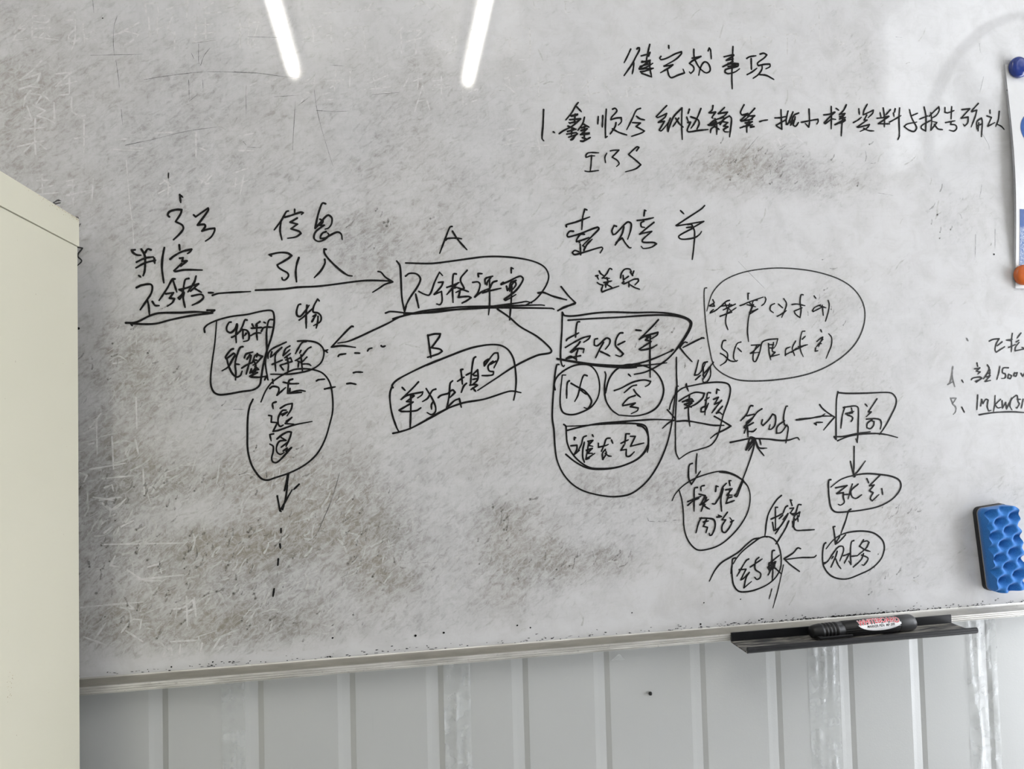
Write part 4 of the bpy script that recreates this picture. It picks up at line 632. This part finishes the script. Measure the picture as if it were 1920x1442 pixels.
# bottom rail: dirty cove under the panel, then a ridged front
def rail_prof():
    p = [(.011, PZ0 + .0005), (-.0012, PZ0 + .0008), (-.0016, PZ0), (-.0030, PZ0 - .0018), (-.0065, PZ0 - .0044), (-.0105, PZ0 - .0060), (-.0115, PZ0 - .0062)]
    z = PZ0 - .0062
    for k in range(3):
        p += [(-.0128, z - .0004), (-.0128, z - .0016), (-.0118, z - .0019), (-.0118, z - .0024)]
        z -= .0026
    p += [(-.0128, z - .0002), (-.0126, BZ0), (.011, BZ0)]
    return p
bm = bmesh.new(); extrude_profile(bm, rail_prof(), BX0, BX1); link('bottom_rail', bm, ALU, board)
boxo('top_rail', (BX0, BX1, -.0126, .011, BZ1 - .014, BZ1), ALU, board, .001)
boxo('side_rail', (BX0, BX0 + .014, -.0126, .011, PZ0 + .0005, BZ1 - .014), ALU, board, .001)
boxo('side_rail', (BX1 - .014, BX1, -.0126, .011, PZ0 + .0005, BZ1 - .014), ALU, board, .001)

# ------------------------------------------------------------------ ink strokes (board plane, 0.1 mm units; z measured from 1 m)
rnd = random.Random(7)
def parse(q):
    return [(int(a.split(',')[0]) * 1e-4, 1 + int(a.split(',')[1]) * 1e-4) for a in q.split()]

def smooth(pts, step=.0011):
    n = len(pts)
    if n == 2:
        runs = [pts]
    else:
        runs, cur = [], [pts[0]]
        for i in range(1, n - 1):
            cur.append(pts[i])
            a = Vector((pts[i][0] - pts[i - 1][0], pts[i][1] - pts[i - 1][1])); b = Vector((pts[i + 1][0] - pts[i][0], pts[i + 1][1] - pts[i][1]))
            if a.length > 1e-6 and b.length > 1e-6 and a.angle(b) > math.radians(82):
                runs.append(cur); cur = [pts[i]]
        cur.append(pts[-1]); runs.append(cur)
    out = []
    for run in runs:
        res = []
        m = len(run)
        for i in range(m - 1):
            p1, p2 = Vector(run[i]), Vector(run[i + 1])
            p0 = Vector(run[i - 1]) if i > 0 else p1 - (p2 - p1)
            p3 = Vector(run[i + 2]) if i + 2 < m else p2 + (p2 - p1)
            L = (p2 - p1).length
            if L < 1e-6: continue
            t1 = (p2 - p0) * (L / max((p1 - p0).length + L, 1e-6)); t2 = (p3 - p1) * (L / max((p3 - p2).length + L, 1e-6))
            k = max(1, min(14, int(L / step)))
            for j in range(k):
                t = j / k
                h = (2 * t ** 3 - 3 * t ** 2 + 1) * p1 + (t ** 3 - 2 * t ** 2 + t) * t1 + (-2 * t ** 3 + 3 * t ** 2) * p2 + (t ** 3 - t ** 2) * t2
                res.append(h)
        res.append(Vector(run[-1]))
        out.append(res)
    return out

class Ink:
    def __init__(s, y): s.v, s.f, s.y, s.k = [], [], y, 0
    def disc(s, p, rad, y, seg=10):
        b = len(s.v)
        for i in range(seg):
            a = 2 * math.pi * i / seg
            s.v.append((p.x + rad * math.cos(a), y, p.y + rad * math.sin(a)))
        s.f.append(tuple(range(b, b + seg)))
    def stroke(s, pts, w, taper=.72, var=.10):
        y0 = s.y - 4e-6 * (s.k % 25); s.k += 1
        runs = smooth(pts)
        tot = sum(len(q) for q in runs); c = 0
        ph = rnd.random() * 6
        w0 = w * rnd.uniform(.95, 1.08)
        for ri, q in enumerate(runs):
            prev = None
            y = y0 - 1e-6 * (ri % 4)
            for i, p in enumerate(q):
                t = c / max(1, tot - 1); c += 1
                hw = .5 * w0 * (1 + var * math.sin(ph + 9 * t + .7 * math.sin(23 * t)))
                if t > .8: hw *= 1 - (1 - taper) * (t - .8) / .2
                a = q[max(i - 1, 0)]; b = q[min(i + 1, len(q) - 1)]
                d = b - a
                if d.length < 1e-9: continue
                d.normalize(); nn = Vector((-d.y, d.x)) * hw
                b0 = len(s.v)
                s.v += [(p.x + nn.x, y, p.y + nn.y), (p.x - nn.x, y, p.y - nn.y)]
                if prev is not None: s.f.append((prev, prev + 1, b0 + 1, b0))
                prev = b0
                if i in (0, len(q) - 1): s.disc(p, hw, y - 5e-7)
    def build(s, name, mat):
        return raw(name, s.v, s.f, mat, board)

gh = Ink(-.00005)
for w, st in GHOST:
    for q in st.split(';'): gh.stroke(parse(q), w * .001, .5, .2)
tag(gh.build('erased_handwriting', GHOSTM), 'pale traces of erased handwriting')
hl = Ink(-.00017)
for w, st in SCRATCH_DABS:
    for q in st.split(';'): hl.stroke(parse(q), w * .00065, .4, .3)
tag(hl.build('scratch_lines_and_dabs', SCRATCH_DABM), 'fine dark scratch lines and ink dabs', kind='stuff')

sc = Ink(-.00003)                                               # wiped out scribbles, mostly low on the left
for k in range(430):
    if k < 330: x, z = rnd.gauss(-.20, .12), rnd.uniform(1.07, 1.45)
    else: x, z = rnd.uniform(-.4, .8), rnd.uniform(1.07, 1.9)
    a = rnd.gauss(.75, .5); L = rnd.uniform(.006, .026); cv = rnd.gauss(0, .3)
    pts = [(x, z), (x + .5 * L * math.cos(a), z + .5 * L * math.sin(a)), (x + .5 * L * math.cos(a) + .5 * L * math.cos(a + cv), z + .5 * L * math.sin(a) + .5 * L * math.sin(a + cv))]
    if x < -.79 or x > 1.5: continue
    sc.stroke(pts, rnd.uniform(.0010, .0024), .4, .3)
tag(sc.build('wiped_scribbles', SCRIB), 'faint wiped scribble marks', kind='stuff')

fk = Ink(-.00015)                                                # dried dark smears clustered where writing was wiped
wt = [s[4] * s[2] * s[3] for s in SMUDGE if s[4] >= .55]; sm = [s for s in SMUDGE if s[4] >= .55]
for k in range(380):
    cx, cz, rx, rz, s_ = rnd.choices(sm, wt)[0]
    x, z = rnd.gauss(cx, rx * .55), rnd.gauss(cz, rz * .55)
    if z < PZ0 + .012: continue
    a = rnd.gauss(.8, .45); L = abs(rnd.gauss(0, .005)) + .003
    pts = [(x, z), (x + .5 * L * math.cos(a), z + .5 * L * math.sin(a)), (x + L * math.cos(a + .2), z + L * math.sin(a + .2))]
    fk.stroke(pts, rnd.uniform(.0008, .0022) * (.6 + .5 * s_), .15, .5)
tag(fk.build('dried_smears', FLECKM), 'small dark smears of dried ink', kind='stuff')

FADED = mat_ink('faded marker ink', (.11, .11, .11), 1.4)
INKS = {'discussion_loop': INKG, 'list_letter': FADED, 'edge_scribble': INKG}
for i, (name, label, runs) in enumerate(INK):
    k = Ink(-.00028 - 1.1e-4 * (i % 3))
    for w, st in runs:
        for q in st.split(';'): k.stroke(parse(q), w * .001 * (.70 if name == 'discussion_note' else .80))
    tag(k.build(name, INKS.get(name, INK_M)), label)

dust = Ink(-.0003)                                               # crumbs of dry ink along the bottom edge of the panel
for k in range(520):
    t = rnd.random()
    x = rnd.uniform(-.37, .9) if t < .45 else rnd.gauss(.60, .09)
    z = PZ0 + .0009 + abs(rnd.gauss(0, .0010 if t > .45 else .0032))
    L = abs(rnd.gauss(0, .0016)) + .0005
    dust.stroke([(x, z), (x + L, z + rnd.gauss(0, .0003))], rnd.uniform(.0004, .0010) * (1.0 if rnd.random() < .9 else 1.8), .5, .4)
for x, z, w in ((-.08, 1.078, .0028), (.148, 1.076, .0026), (.02, 1.073, .0035), (.055, 1.074, .003), (.165, 1.072, .0022), (-.335, 1.83, .002), (.903, 1.803, .003), (.867, 1.558, .003), (.30, 1.081, .002), (.40, 1.087, .002), (.452, 1.088, .0022), (-.363, 1.458, .004)):
    dust.stroke([(x, z), (x + .0006, z + .0002)], w * .8)
tag(dust.build('ink_crumbs', INK_M), 'black crumbs of dried ink along the bottom edge', kind='stuff')

# ------------------------------------------------------------------ pen tray
tray = tag(empty('pen_tray', (.43, -.0128, 1.0385)), 'black metal pen tray clipped to the bottom rail of the whiteboard', 'tray')
TX = .3265
def local(par, name, bm, mat, smooth_=False): return link(name, bm, mat, par, smooth_)
bm = bmesh.new(); box(bm, 0, TX, -.0022, -.0002, -.0002, .0112, .0003, 1); local(tray, 'back_plate', bm, BLACKM)
bm = bmesh.new(); extrude_profile(bm, [(-.0004, -.0002), (-.0004, -.0018), (-.0445, -.0018), (-.0445, -.0002)], 0, TX); local(tray, 'floor_plate', bm, TRAYF)
bm = bmesh.new()
lip = []
for k in range(13):
    a = math.radians(-100 + 290 * k / 12)
    lip.append((-.0452 + -.0 - .0034 * math.cos(a) * .8, .0028 + .0038 * math.sin(a)))
lip2 = [(y * 1 + .0009 * (1 if y > -.0452 else -1) * -1, z) for y, z in lip]
extrude_profile(bm, lip, 0, TX); local(tray, 'front_lip', bm, BLACKM)

# ------------------------------------------------------------------ marker pen
PR = .0102
pen = tag(empty('marker_pen', (.5315, -.0345, 1.0385 + PR + .0001), (0, 0, math.radians(2.2))), 'black capped whiteboard marker pen with red lettering, lying in the pen tray', 'marker pen')
flute = lambda t, a: 1 + (.026 * math.cos(22 * a) - .02 if math.sin(a) < .18 else 0)
bm = bmesh.new(); lathe(bm, [(.045, .0090), (.0455, PR), (.128, PR), (.1285, PR * .98)], 108, 'X', rmod=flute); local(pen, 'barrel', bm, PENM, True)
bm = bmesh.new(); lathe(bm, [(.1280, PR * 1.0), (.129, PR * 1.03), (.138, PR * 1.06), (.147, PR * 1.06), (.151, PR * 1.0), (.1535, PR * .86), (.1545, PR * .55)], 40, 'X'); local(pen, 'end_plug', bm, PENEND, True)
capp = [(0, .0062), (.0015, .0078), (.006, .0090), (.012, .0097)]
for k in range(4):
    c = .0165 + .0052 * k
    capp += [(c - .0017, .0100), (c - .0008, .0089), (c + .0008, .0089), (c + .0017, .0100)]
capp += [(.0365, .0101), (.0368, .0098), (.0450, .0098), (.0455, .0094)]
bm = bmesh.new(); lathe(bm, capp, 40, 'X'); cap = local(pen, 'cap', bm, PENCAP, True)
bm = bmesh.new(); box(bm, .003, .052, -.0142, -.0118, -.0065, -.0030, .0008, 2); box(bm, .003, .010, -.0125, -.006, -.0065, -.0030)
clip = link('clip', bm, PENCAP, cap)

def text_mesh(body, size, shear=0.0, offset=0.0, sx=1.0):
    cu = bpy.data.curves.new('text', 'FONT')
    cu.body = body; cu.size = size; cu.shear = shear; cu.offset = offset
    cu.align_x = 'CENTER'; cu.align_y = 'CENTER'; cu.resolution_u = 4
    o = bpy.data.objects.new('text', cu); COL.objects.link(o)
    bpy.context.view_layer.update()
    me = bpy.data.meshes.new_from_object(o.evaluated_get(bpy.context.evaluated_depsgraph_get()))
    bpy.data.objects.remove(o); bpy.data.curves.remove(cu)
    if len(me.vertices):
        xs = [v.co.x for v in me.vertices]
        c = (min(xs) + max(xs)) / 2
        for v in me.vertices: v.co.x = (v.co.x - c) * sx
    return me

def wrap(me, cx, ang, rad, name, mat, parent, arc=0.0):        # wrap a flat mesh (x, y) on the barrel; y grows upwards round the pen
    bm = bmesh.new(); bm.from_mesh(me)
    bmesh.ops.triangulate(bm, faces=bm.faces)
    for _ in range(5):
        es = [e for e in bm.edges if abs(e.verts[0].co.y - e.verts[1].co.y) > .0007 or e.calc_length() > .004]
        if not es: break
        bmesh.ops.subdivide_edges(bm, edges=es, cuts=1)
        bmesh.ops.triangulate(bm, faces=bm.faces)
    for v in bm.verts:
        x, y = v.co.x, v.co.y + arc * (v.co.x / .02) ** 2
        a = ang + y / rad
        v.co = (cx + x, -rad * math.cos(a), rad * math.sin(a))
    bpy.data.meshes.remove(me)
    me2 = bpy.data.meshes.new(name); bm.to_mesh(me2); bm.free(); me2.materials.append(mat)
    o = bpy.data.objects.new(name, me2); COL.objects.link(o); o.parent = parent
    return o
barrel = [c for c in pen.children if c.name.startswith('barrel')][0]
TS = .0118
wrap(text_mesh('WHITEBOARD', TS, .22, .00085, .80), .0965, .99, PR * 1.022, 'lettering_outline', WHITEP, barrel, -.0010)
wrap(text_mesh('WHITEBOARD', TS, .22, .00020, .80), .0965, .99, PR * 1.034, 'red_lettering', RED, barrel, -.0010)
bm = bmesh.new()                                                 # white half-moon label
hw, n = .0335, 24
top = [(-hw + 2 * hw * i / n, .0022) for i in range(n + 1)]
bot = [(-hw + 2 * hw * i / n, .0022 - .0088 * (1 - ((2 * i / n - 1) ** 2)) ** .62) for i in range(n + 1)]
for i in range(n):
    q = [bm.verts.new((*p, 0)) for p in (top[i], top[i + 1], bot[i + 1], bot[i])]
    bm.faces.new(q)
me = bpy.data.meshes.new('half_moon'); bm.to_mesh(me); bm.free()
wrap(me, .0975, .34, PR * 1.016, 'white_label', WHITEP, barrel)
wrap(text_mesh('MARKER PEN  MP 399', .0046, .12, .00012, .95), .0975, .30, PR * 1.030, 'black_lettering', BLACKP, barrel)

# ------------------------------------------------------------------ blue eraser
er = tag(empty('board_eraser', (.8415, -.0004, 1.1365), (0, math.radians(-5.3), 0)), 'blue foam board eraser with dimpled face stuck to the whiteboard above the pen tray', 'eraser')
EW, EH = .052, .119
def rrect(w, h, rad, n=8):
    out = []
    for cx, cz, a0 in ((w / 2 - rad, h / 2 - rad, 0), (-w / 2 + rad, h / 2 - rad, 90), (-w / 2 + rad, -h / 2 + rad, 180), (w / 2 - rad, -h / 2 + rad, 270)):
        for k in range(n + 1):
            a = math.radians(a0 + 90 * k / n)
            out.append((cx + rad * math.cos(a), cz + rad * math.sin(a)))
    return out
def slab(bm, outline, y0, y1):
    a = [bm.verts.new((x, y0, z)) for x, z in outline]; b = [bm.verts.new((x, y1, z)) for x, z in outline]
    n = len(outline)
    for i in range(n):
        j = (i + 1) % n
        bm.faces.new((a[i], a[j], b[j], b[i]))
    bm.faces.new(a[::-1]); bm.faces.new(b)
bm = bmesh.new(); slab(bm, rrect(EW, EH, .009), 0, -.0062); local(er, 'backing_plate', bm, BASEPL)
bm = bmesh.new(); slab(bm, rrect(EW - .0012, EH - .0012, .0085), -.0058, -.0074); local(er, 'felt_layer', bm, FELT)
def foam_h(x, z):
    v1 = (.0132, -.0132); v2 = (-.0108, -.0182)
    x, z = x + .0205, z - .0530
    det = v1[0] * v2[1] - v1[1] * v2[0]
    a = (x * v2[1] - z * v2[0]) / det; b = (v1[0] * z - v1[1] * x) / det
    s = (math.cos(2 * math.pi * a) + math.cos(2 * math.pi * b) + math.cos(2 * math.pi * (a + b)) ) / 3
    return max(-.5, min(1, s))
nx, nz = 66, 150
verts, faces = [], []
rc = .0085
def inset(x, z):                                                # map the square grid into a rounded rectangle
    hx, hz = EW / 2 - .0008, EH / 2 - .0008
    ax, az = abs(x), abs(z)
    cx, cz = hx - rc, hz - rc
    if ax > cx and az > cz:
        dx, dz = ax - cx, az - cz
        L = math.hypot(dx, dz); m = max(dx, dz)
        if L > 1e-9:
            k = m / L
            dx, dz = dx * k, dz * k
        ax, az = cx + dx, cz + dz
    return math.copysign(ax, x), math.copysign(az, z)
for j in range(nz + 1):
    for i in range(nx + 1):
        x = (i / nx - .5) * (EW - .0016); z = (j / nz - .5) * (EH - .0016)
        x2, z2 = inset(x, z)
        verts.append((x2, -.0225 - .0074 * (-foam_h(x2, z2)) - .001, z2))
for j in range(nz):
    for i in range(nx):
        a = j * (nx + 1) + i
        faces.append((a, a + 1, a + nx + 2, a + nx + 1))
ring = [i for i in range(nx + 1)] + [j * (nx + 1) + nx for j in range(1, nz + 1)] + [nz * (nx + 1) + i for i in range(nx - 1, -1, -1)] + [j * (nx + 1) for j in range(nz - 1, 0, -1)]
prev = ring
for yy, k in ((-.014, 1.0), (-.0072, 1.0)):
    base = len(verts)
    for q in ring:
        w = 1 + (.018 * math.sin(verts[q][2] * 210) if yy == -.014 else 0)
        verts.append((verts[q][0] * w, yy, verts[q][2]))
    cur = list(range(base, base + len(ring)))
    for i in range(len(ring)):
        j = (i + 1) % len(ring)
        faces.append((prev[i], prev[j], cur[j], cur[i]))
    prev = cur
faces.append(tuple(prev))
fo = raw('foam_pad', verts, faces, FOAM, er, True)
bmf = bmesh.new(); bmf.from_mesh(fo.data); bmesh.ops.recalc_face_normals(bmf, faces=bmf.faces); bmf.to_mesh(fo.data); bmf.free()
at = fo.data.attributes.new('sharp_edge', 'BOOLEAN', 'EDGE')
rs = set(ring)
at.data.foreach_set('value', [(e.vertices[0] in rs and e.vertices[1] in rs) for e in fo.data.edges])

# ------------------------------------------------------------------ laminated notice and its magnets
PX0, PX1, PZB, PZT = .8965, 1.108, 1.505, 1.848
card = tag(empty('notice_card', (PX0, 0, PZB), (0, math.radians(.26), 0)), 'white laminated notice with a blue panel of print and painted glare held by two magnets at the right edge', 'notice')
def lift(t): return -.0012 - .0085 * math.sin(math.pi * min(max(t, 0), 1)) ** 1.3
def card_pt(x, z, off=0.0):
    t = z / (PZT - PZB)
    return (x, lift(t) - off, z)
def patch(name, pts_fn, mat, parent, nu, nv, off, thick=0.0):
    vs, fs = [], []
    for j in range(nv + 1):
        for i in range(nu + 1):
            x, z = pts_fn(i / nu, j / nv); vs.append(card_pt(x, z, off))
    for j in range(nv):
        for i in range(nu):
            a = j * (nu + 1) + i; fs.append((a, a + 1, a + nu + 2, a + nu + 1))
    o = raw(name, vs, fs, mat, parent, True)
    if thick:
        md = o.modifiers.new('thick', 'SOLIDIFY'); md.thickness = thick; md.offset = 0
    return o
CW, CH = PX1 - PX0, PZT - PZB
patch('laminate', lambda a, b: (a * CW, b * CH), LAMEDGE, card, 6, 60, 0, .0003)
sheetp = patch('paper', lambda a, b: (.0025 + a * (CW - .005), .003 + b * (CH - .010)), PAPER, card, 6, 60, .0003)
pan = patch('blue_panel', lambda a, b: (.0085 + a * .19, .036 + b * .082), BLUEP, sheetp, 4, 20, .0006)
mp = mat_print_glare()
pan.data.materials[0] = mp
vs = [card_pt(.043 + .026 * math.cos(2 * math.pi * k / 40), .238 + .026 * math.sin(2 * math.pi * k / 40), .0006) for k in range(40)]
raw('blue_emblem', vs, [tuple(range(40))], BLUEP, sheetp)
me = text_mesh('持', .020)
for v in me.vertices: v.co = card_pt(v.co.x + .0255, v.co.y + .107, .0010)
me.materials.append(WHITEP); o = bpy.data.objects.new('white_character', me); COL.objects.link(o); o.parent = pan
def magnet(x, z, y, rad, mat, label, rim=None):
    t = tag(empty('board_magnet', (x, y, z)), label, 'magnet', 'round magnets holding the notice')
    bm = bmesh.new()
    lathe(bm, [(0, rad * .90), (-.0012, rad * .97), (-.0045, rad), (-.0065, rad * .965), (-.0078, rad * .85), (-.0086, rad * .55), (-.0089, rad * .2), (-.00895, .0002)], 48, 'Y')
    local(t, 'cap', bm, mat, True)
    bm = bmesh.new(); lathe(bm, [(0.0002, rad * .8), (-.0008, rad * .8)], 32, 'Y'); local(t, 'magnet_disc', bm, BASEPL)
magnet(.9185, 1.8350, -.0028, .0155, BLUEMAG, 'round blue magnet at the top of the notice card')
magnet(.9080, 1.5265, -.0034, .0150, ORMAG, 'round orange magnet at the bottom of the notice card')

# ------------------------------------------------------------------ cream cabinet on the left
CX1, CY0, CY1, CZ = -.3434, -.52, -.05, 1.5745
cab = tag(empty('steel_cabinet', (-.80, -.28, 0)), 'cream steel cabinet standing at the left in front of the whiteboard', 'cabinet')
def cbox(name, b, mat, parent=cab, bev=.0012):
    bm = bmesh.new(); box(bm, b[0] + .80, b[1] + .80, b[2] + .28, b[3] + .28, b[4], b[5], bevel=bev)
    return link(name, bm, mat, parent)
cbox('body', (-1.20, CX1, CY0, CY1, .0, CZ - .0317), CREAM, cab, .0005)
topc = cbox('top_cap', (-1.2012, CX1 + .0013, CY0 - .0012, CY1 + .0012, CZ - .0312, CZ), CREAM, cab, .0005)
for k in range(2):
    xa = -1.19 + k * .4235
    d = cbox('door', (xa, xa + .420, CY0 - .018, CY0 - .001, .03, CZ - .04), CREAM)
    bm = bmesh.new(); xh = (xa + .395 if k == 0 else xa + .02) + .80
    box(bm, xh, xh + .012, CY0 - .034 + .28, CY0 - .018 + .28, .75, .89, .003)
    link('handle', bm, BLACKM, d)
chips = []
rk = random.Random(3)
bm = bmesh.new()                                                 # rust along the top edge
for k in range(110):
    y = CY1 - abs(rk.gauss(0, .045)) + .001; z = CZ - abs(rk.gauss(0, .0022)); s = rk.uniform(.0002, .0009)
    if y < CY0: continue
    vs = [bm.verts.new((CX1 + .0015 + .80, y + s * math.cos(a) * rk.uniform(.5, 1.2) + .28, min(z + s * .6 * math.sin(a) * rk.uniform(.5, 1.2), CZ - .0003))) for a in (0, 1.2, 2.4, 3.6, 4.9)]
    bm.faces.new(vs)
link('rust_spots', bm, RUST, topc)['kind'] = 'stuff'
bm = bmesh.new()
for k in range(26):                                              # scuffs low on the side panel
    y = -.192 + rk.gauss(0, .004); z = 1.115 + rk.gauss(0, .006); s = rk.uniform(.0002, .0006)
    vs = [bm.verts.new((CX1 + .0003 + .80, y + s * math.cos(a) + .28, z + s * math.sin(a))) for a in (0, 1.5, 3, 4.5)]
    bm.faces.new(vs)
body = [c for c in cab.children if c.name.startswith('body')][0]
link('scuff_marks', bm, RUST, body)['kind'] = 'stuff'

# ------------------------------------------------------------------ tape and screw on the wall
def tape(x0, x1, z0, z1, y, wr, label, seed, lean=0.0):
    rr = random.Random(seed)
    nu, nv = 16, 90
    cre = [(rr.uniform(.05, .95), rr.uniform(-.5, .5), rr.uniform(.02, .06), rr.uniform(.3, 1)) for _ in range(9)]
    vs, fs = [], []
    for j in range(nv + 1):
        v = j / nv
        for i in range(nu + 1):
            q = i / nu
            h = 0
            for c, sl, wd, am in cre:
                h += am * math.exp(-((q - c - sl * (v - .5)) / wd) ** 2) * (.5 + .5 * math.sin(9 * v + 20 * c))
            h += .06 * rr.random()
            vs.append((x0 + (x1 - x0) * q + lean * (v - .5), y - .0004 - wr * h, z0 + (z1 - z0) * v))
    for j in range(nv):
        for i in range(nu):
            a = j * (nu + 1) + i; fs.append((a, a + 1, a + nu + 2, a + nu + 1))
    o = raw('tape_strip', vs, fs, TAPE, None, True)
    return tag(o, label, 'tape', 'clear tape strips on the steel wall')
tape(-.212, -.1855, .80, 1.036, .0133, .0006, 'smooth clear tape strip on the wall, nearest the cream cabinet', 1)
tape(.054, .088, .80, 1.036, .0133, .0026, 'crinkled clear tape strip on the wall below the middle of the board', 2)
tape(.556, .6015, .80, 1.036, .0155, .0026, 'wrinkled wide clear tape strip on the wall under the lying marker pen', 3)
tape(.803, .853, .80, 1.036, .0155, .0042, 'badly crumpled clear tape strip on the wall right of the pen tray', 4)
bm = bmesh.new()
pv = [bm.verts.new(p) for p in ((.274, .0125, 1.0170), (.2815, .0085, 1.0255), (.285, .0105, 1.0258), (.293, .0128, 1.0165), (.283, .0100, 1.0205))]
for q in ((0, 1, 4), (1, 2, 4), (2, 3, 4), (3, 0, 4)): bm.faces.new([pv[i] for i in q])
tag(link('tape_scrap', bm, TAPE), 'tiny torn scrap of clear tape on the wall just under the rail', 'tape')
bm = bmesh.new(); lathe(bm, [(.0134, .0021), (.0122, .0026), (.0108, .0021), (.0100, .0010)], 16, 'Y', (.3262, 0, .9700))
tag(link('wall_screw', bm, SCREWM, None, True), 'small dark screw near the lapped edge of the steel wall sheet', 'screw')

# ------------------------------------------------------------------ ceiling lamps (seen as two glare streaks in the board)
def lamp(x, label):
    t = tag(empty('ceiling_lamp', (x, -1.72, CEIL)), label, 'lamp', 'tube lamps on the ceiling')
    bm = bmesh.new(); box(bm, -.034, .034, -.78, .78, -.038, 0, .004); local(t, 'housing', bm, HOUSEM)
    bm = bmesh.new(); lathe(bm, [(-.755, .0150), (.755, .0150)], 20, 'Y', (0, 0, -.0560)); local(t, 'tube', bm, TUBEM, True)
    for s in (-1, 1):
        bm = bmesh.new(); box(bm, -.020, .020, min(s * .757, s * .778), max(s * .757, s * .778), -.076, -.038, .002); local(t, 'end_cap', bm, HOUSEM)
lamp(-.431, 'lit tube lamp on the ceiling making the left glare streak on the whiteboard')
lamp(.383, 'lit tube lamp on the ceiling making the right glare streak on the whiteboard')

# ------------------------------------------------------------------ wall fan (its cage is reflected at the upper right of the board)
fan = tag(empty('wall_fan', (1.70, -.85, 2.165)), 'dark round wall fan in front of the window, mirrored at the whiteboard upper right', 'fan')
FR = .245
ring_pts = lambda rad, x: [(x, rad * math.cos(2 * math.pi * k / 64), rad * math.sin(2 * math.pi * k / 64)) for k in range(64)]
bm = bmesh.new()
for x in (-.012, .012): tube(bm, ring_pts(FR, x), .0085, 8, True)
local(fan, 'rim', bm, FANM, True)
for sgn, nm in ((-1, 'front_guard'), (1, 'rear_guard')):
    bm = bmesh.new()
    for k in range(72):
        a = 2 * math.pi * k / 72
        pts = []
        for j in range(7):
            q = j / 6; rad = .035 + (FR - .035) * q
            aa = a + .35 * q * sgn
            pts.append((sgn * (.012 + .055 * math.sqrt(max(0, 1 - q ** 2.4))), rad * math.cos(aa), rad * math.sin(aa)))
        tube(bm, pts, .0009, 4)
    for rad in (.09, .15, .20):
        q = (rad - .035) / (FR - .035)
        tube(bm, ring_pts(rad, sgn * (.012 + .055 * math.sqrt(1 - q ** 2.4))), .0011, 4, True)
    local(fan, nm, bm, WIREM)
bm = bmesh.new(); lathe(bm, [(-.070, .020), (-.066, .036), (-.02, .042), (0, .042)], 24, 'X'); local(fan, 'hub', bm, FANM, True)
for k in range(3):
    bm = bmesh.new(); a0 = 2 * math.pi * k / 3
    g = []
    for j in range(8):
        q = j / 7; rad = .035 + .15 * q; wd = .45 + .35 * math.sin(math.pi * min(1, q * 1.05)) - .15 * q
        row = []
        for s in range(5):
            a = a0 + wd * (s / 4 - .5) * 1.3
            row.append(bm.verts.new((-.02 + .030 * (s / 4 - .5), rad * math.cos(a), rad * math.sin(a))))
        g.append(row)
    for A, B in zip(g, g[1:]):
        for s in range(4): bm.faces.new((A[s], A[s + 1], B[s + 1], B[s]))
    bl = local(fan, 'blade', bm, BLADEM, True)
    md = bl.modifiers.new('thick', 'SOLIDIFY'); md.thickness = .002
bm = bmesh.new(); lathe(bm, [(.01, .050), (.05, .055), (.13, .052), (.145, .035)], 28, 'X'); local(fan, 'motor', bm, FANM, True)
bm = bmesh.new(); tube(bm, [(.11, 0, 0), (.15, 0, 0), (.20, 0, 0)], .016, 8); box(bm, .20, .2495, -.05, .05, -.042, .042, .004); local(fan, 'bracket', bm, FANM)
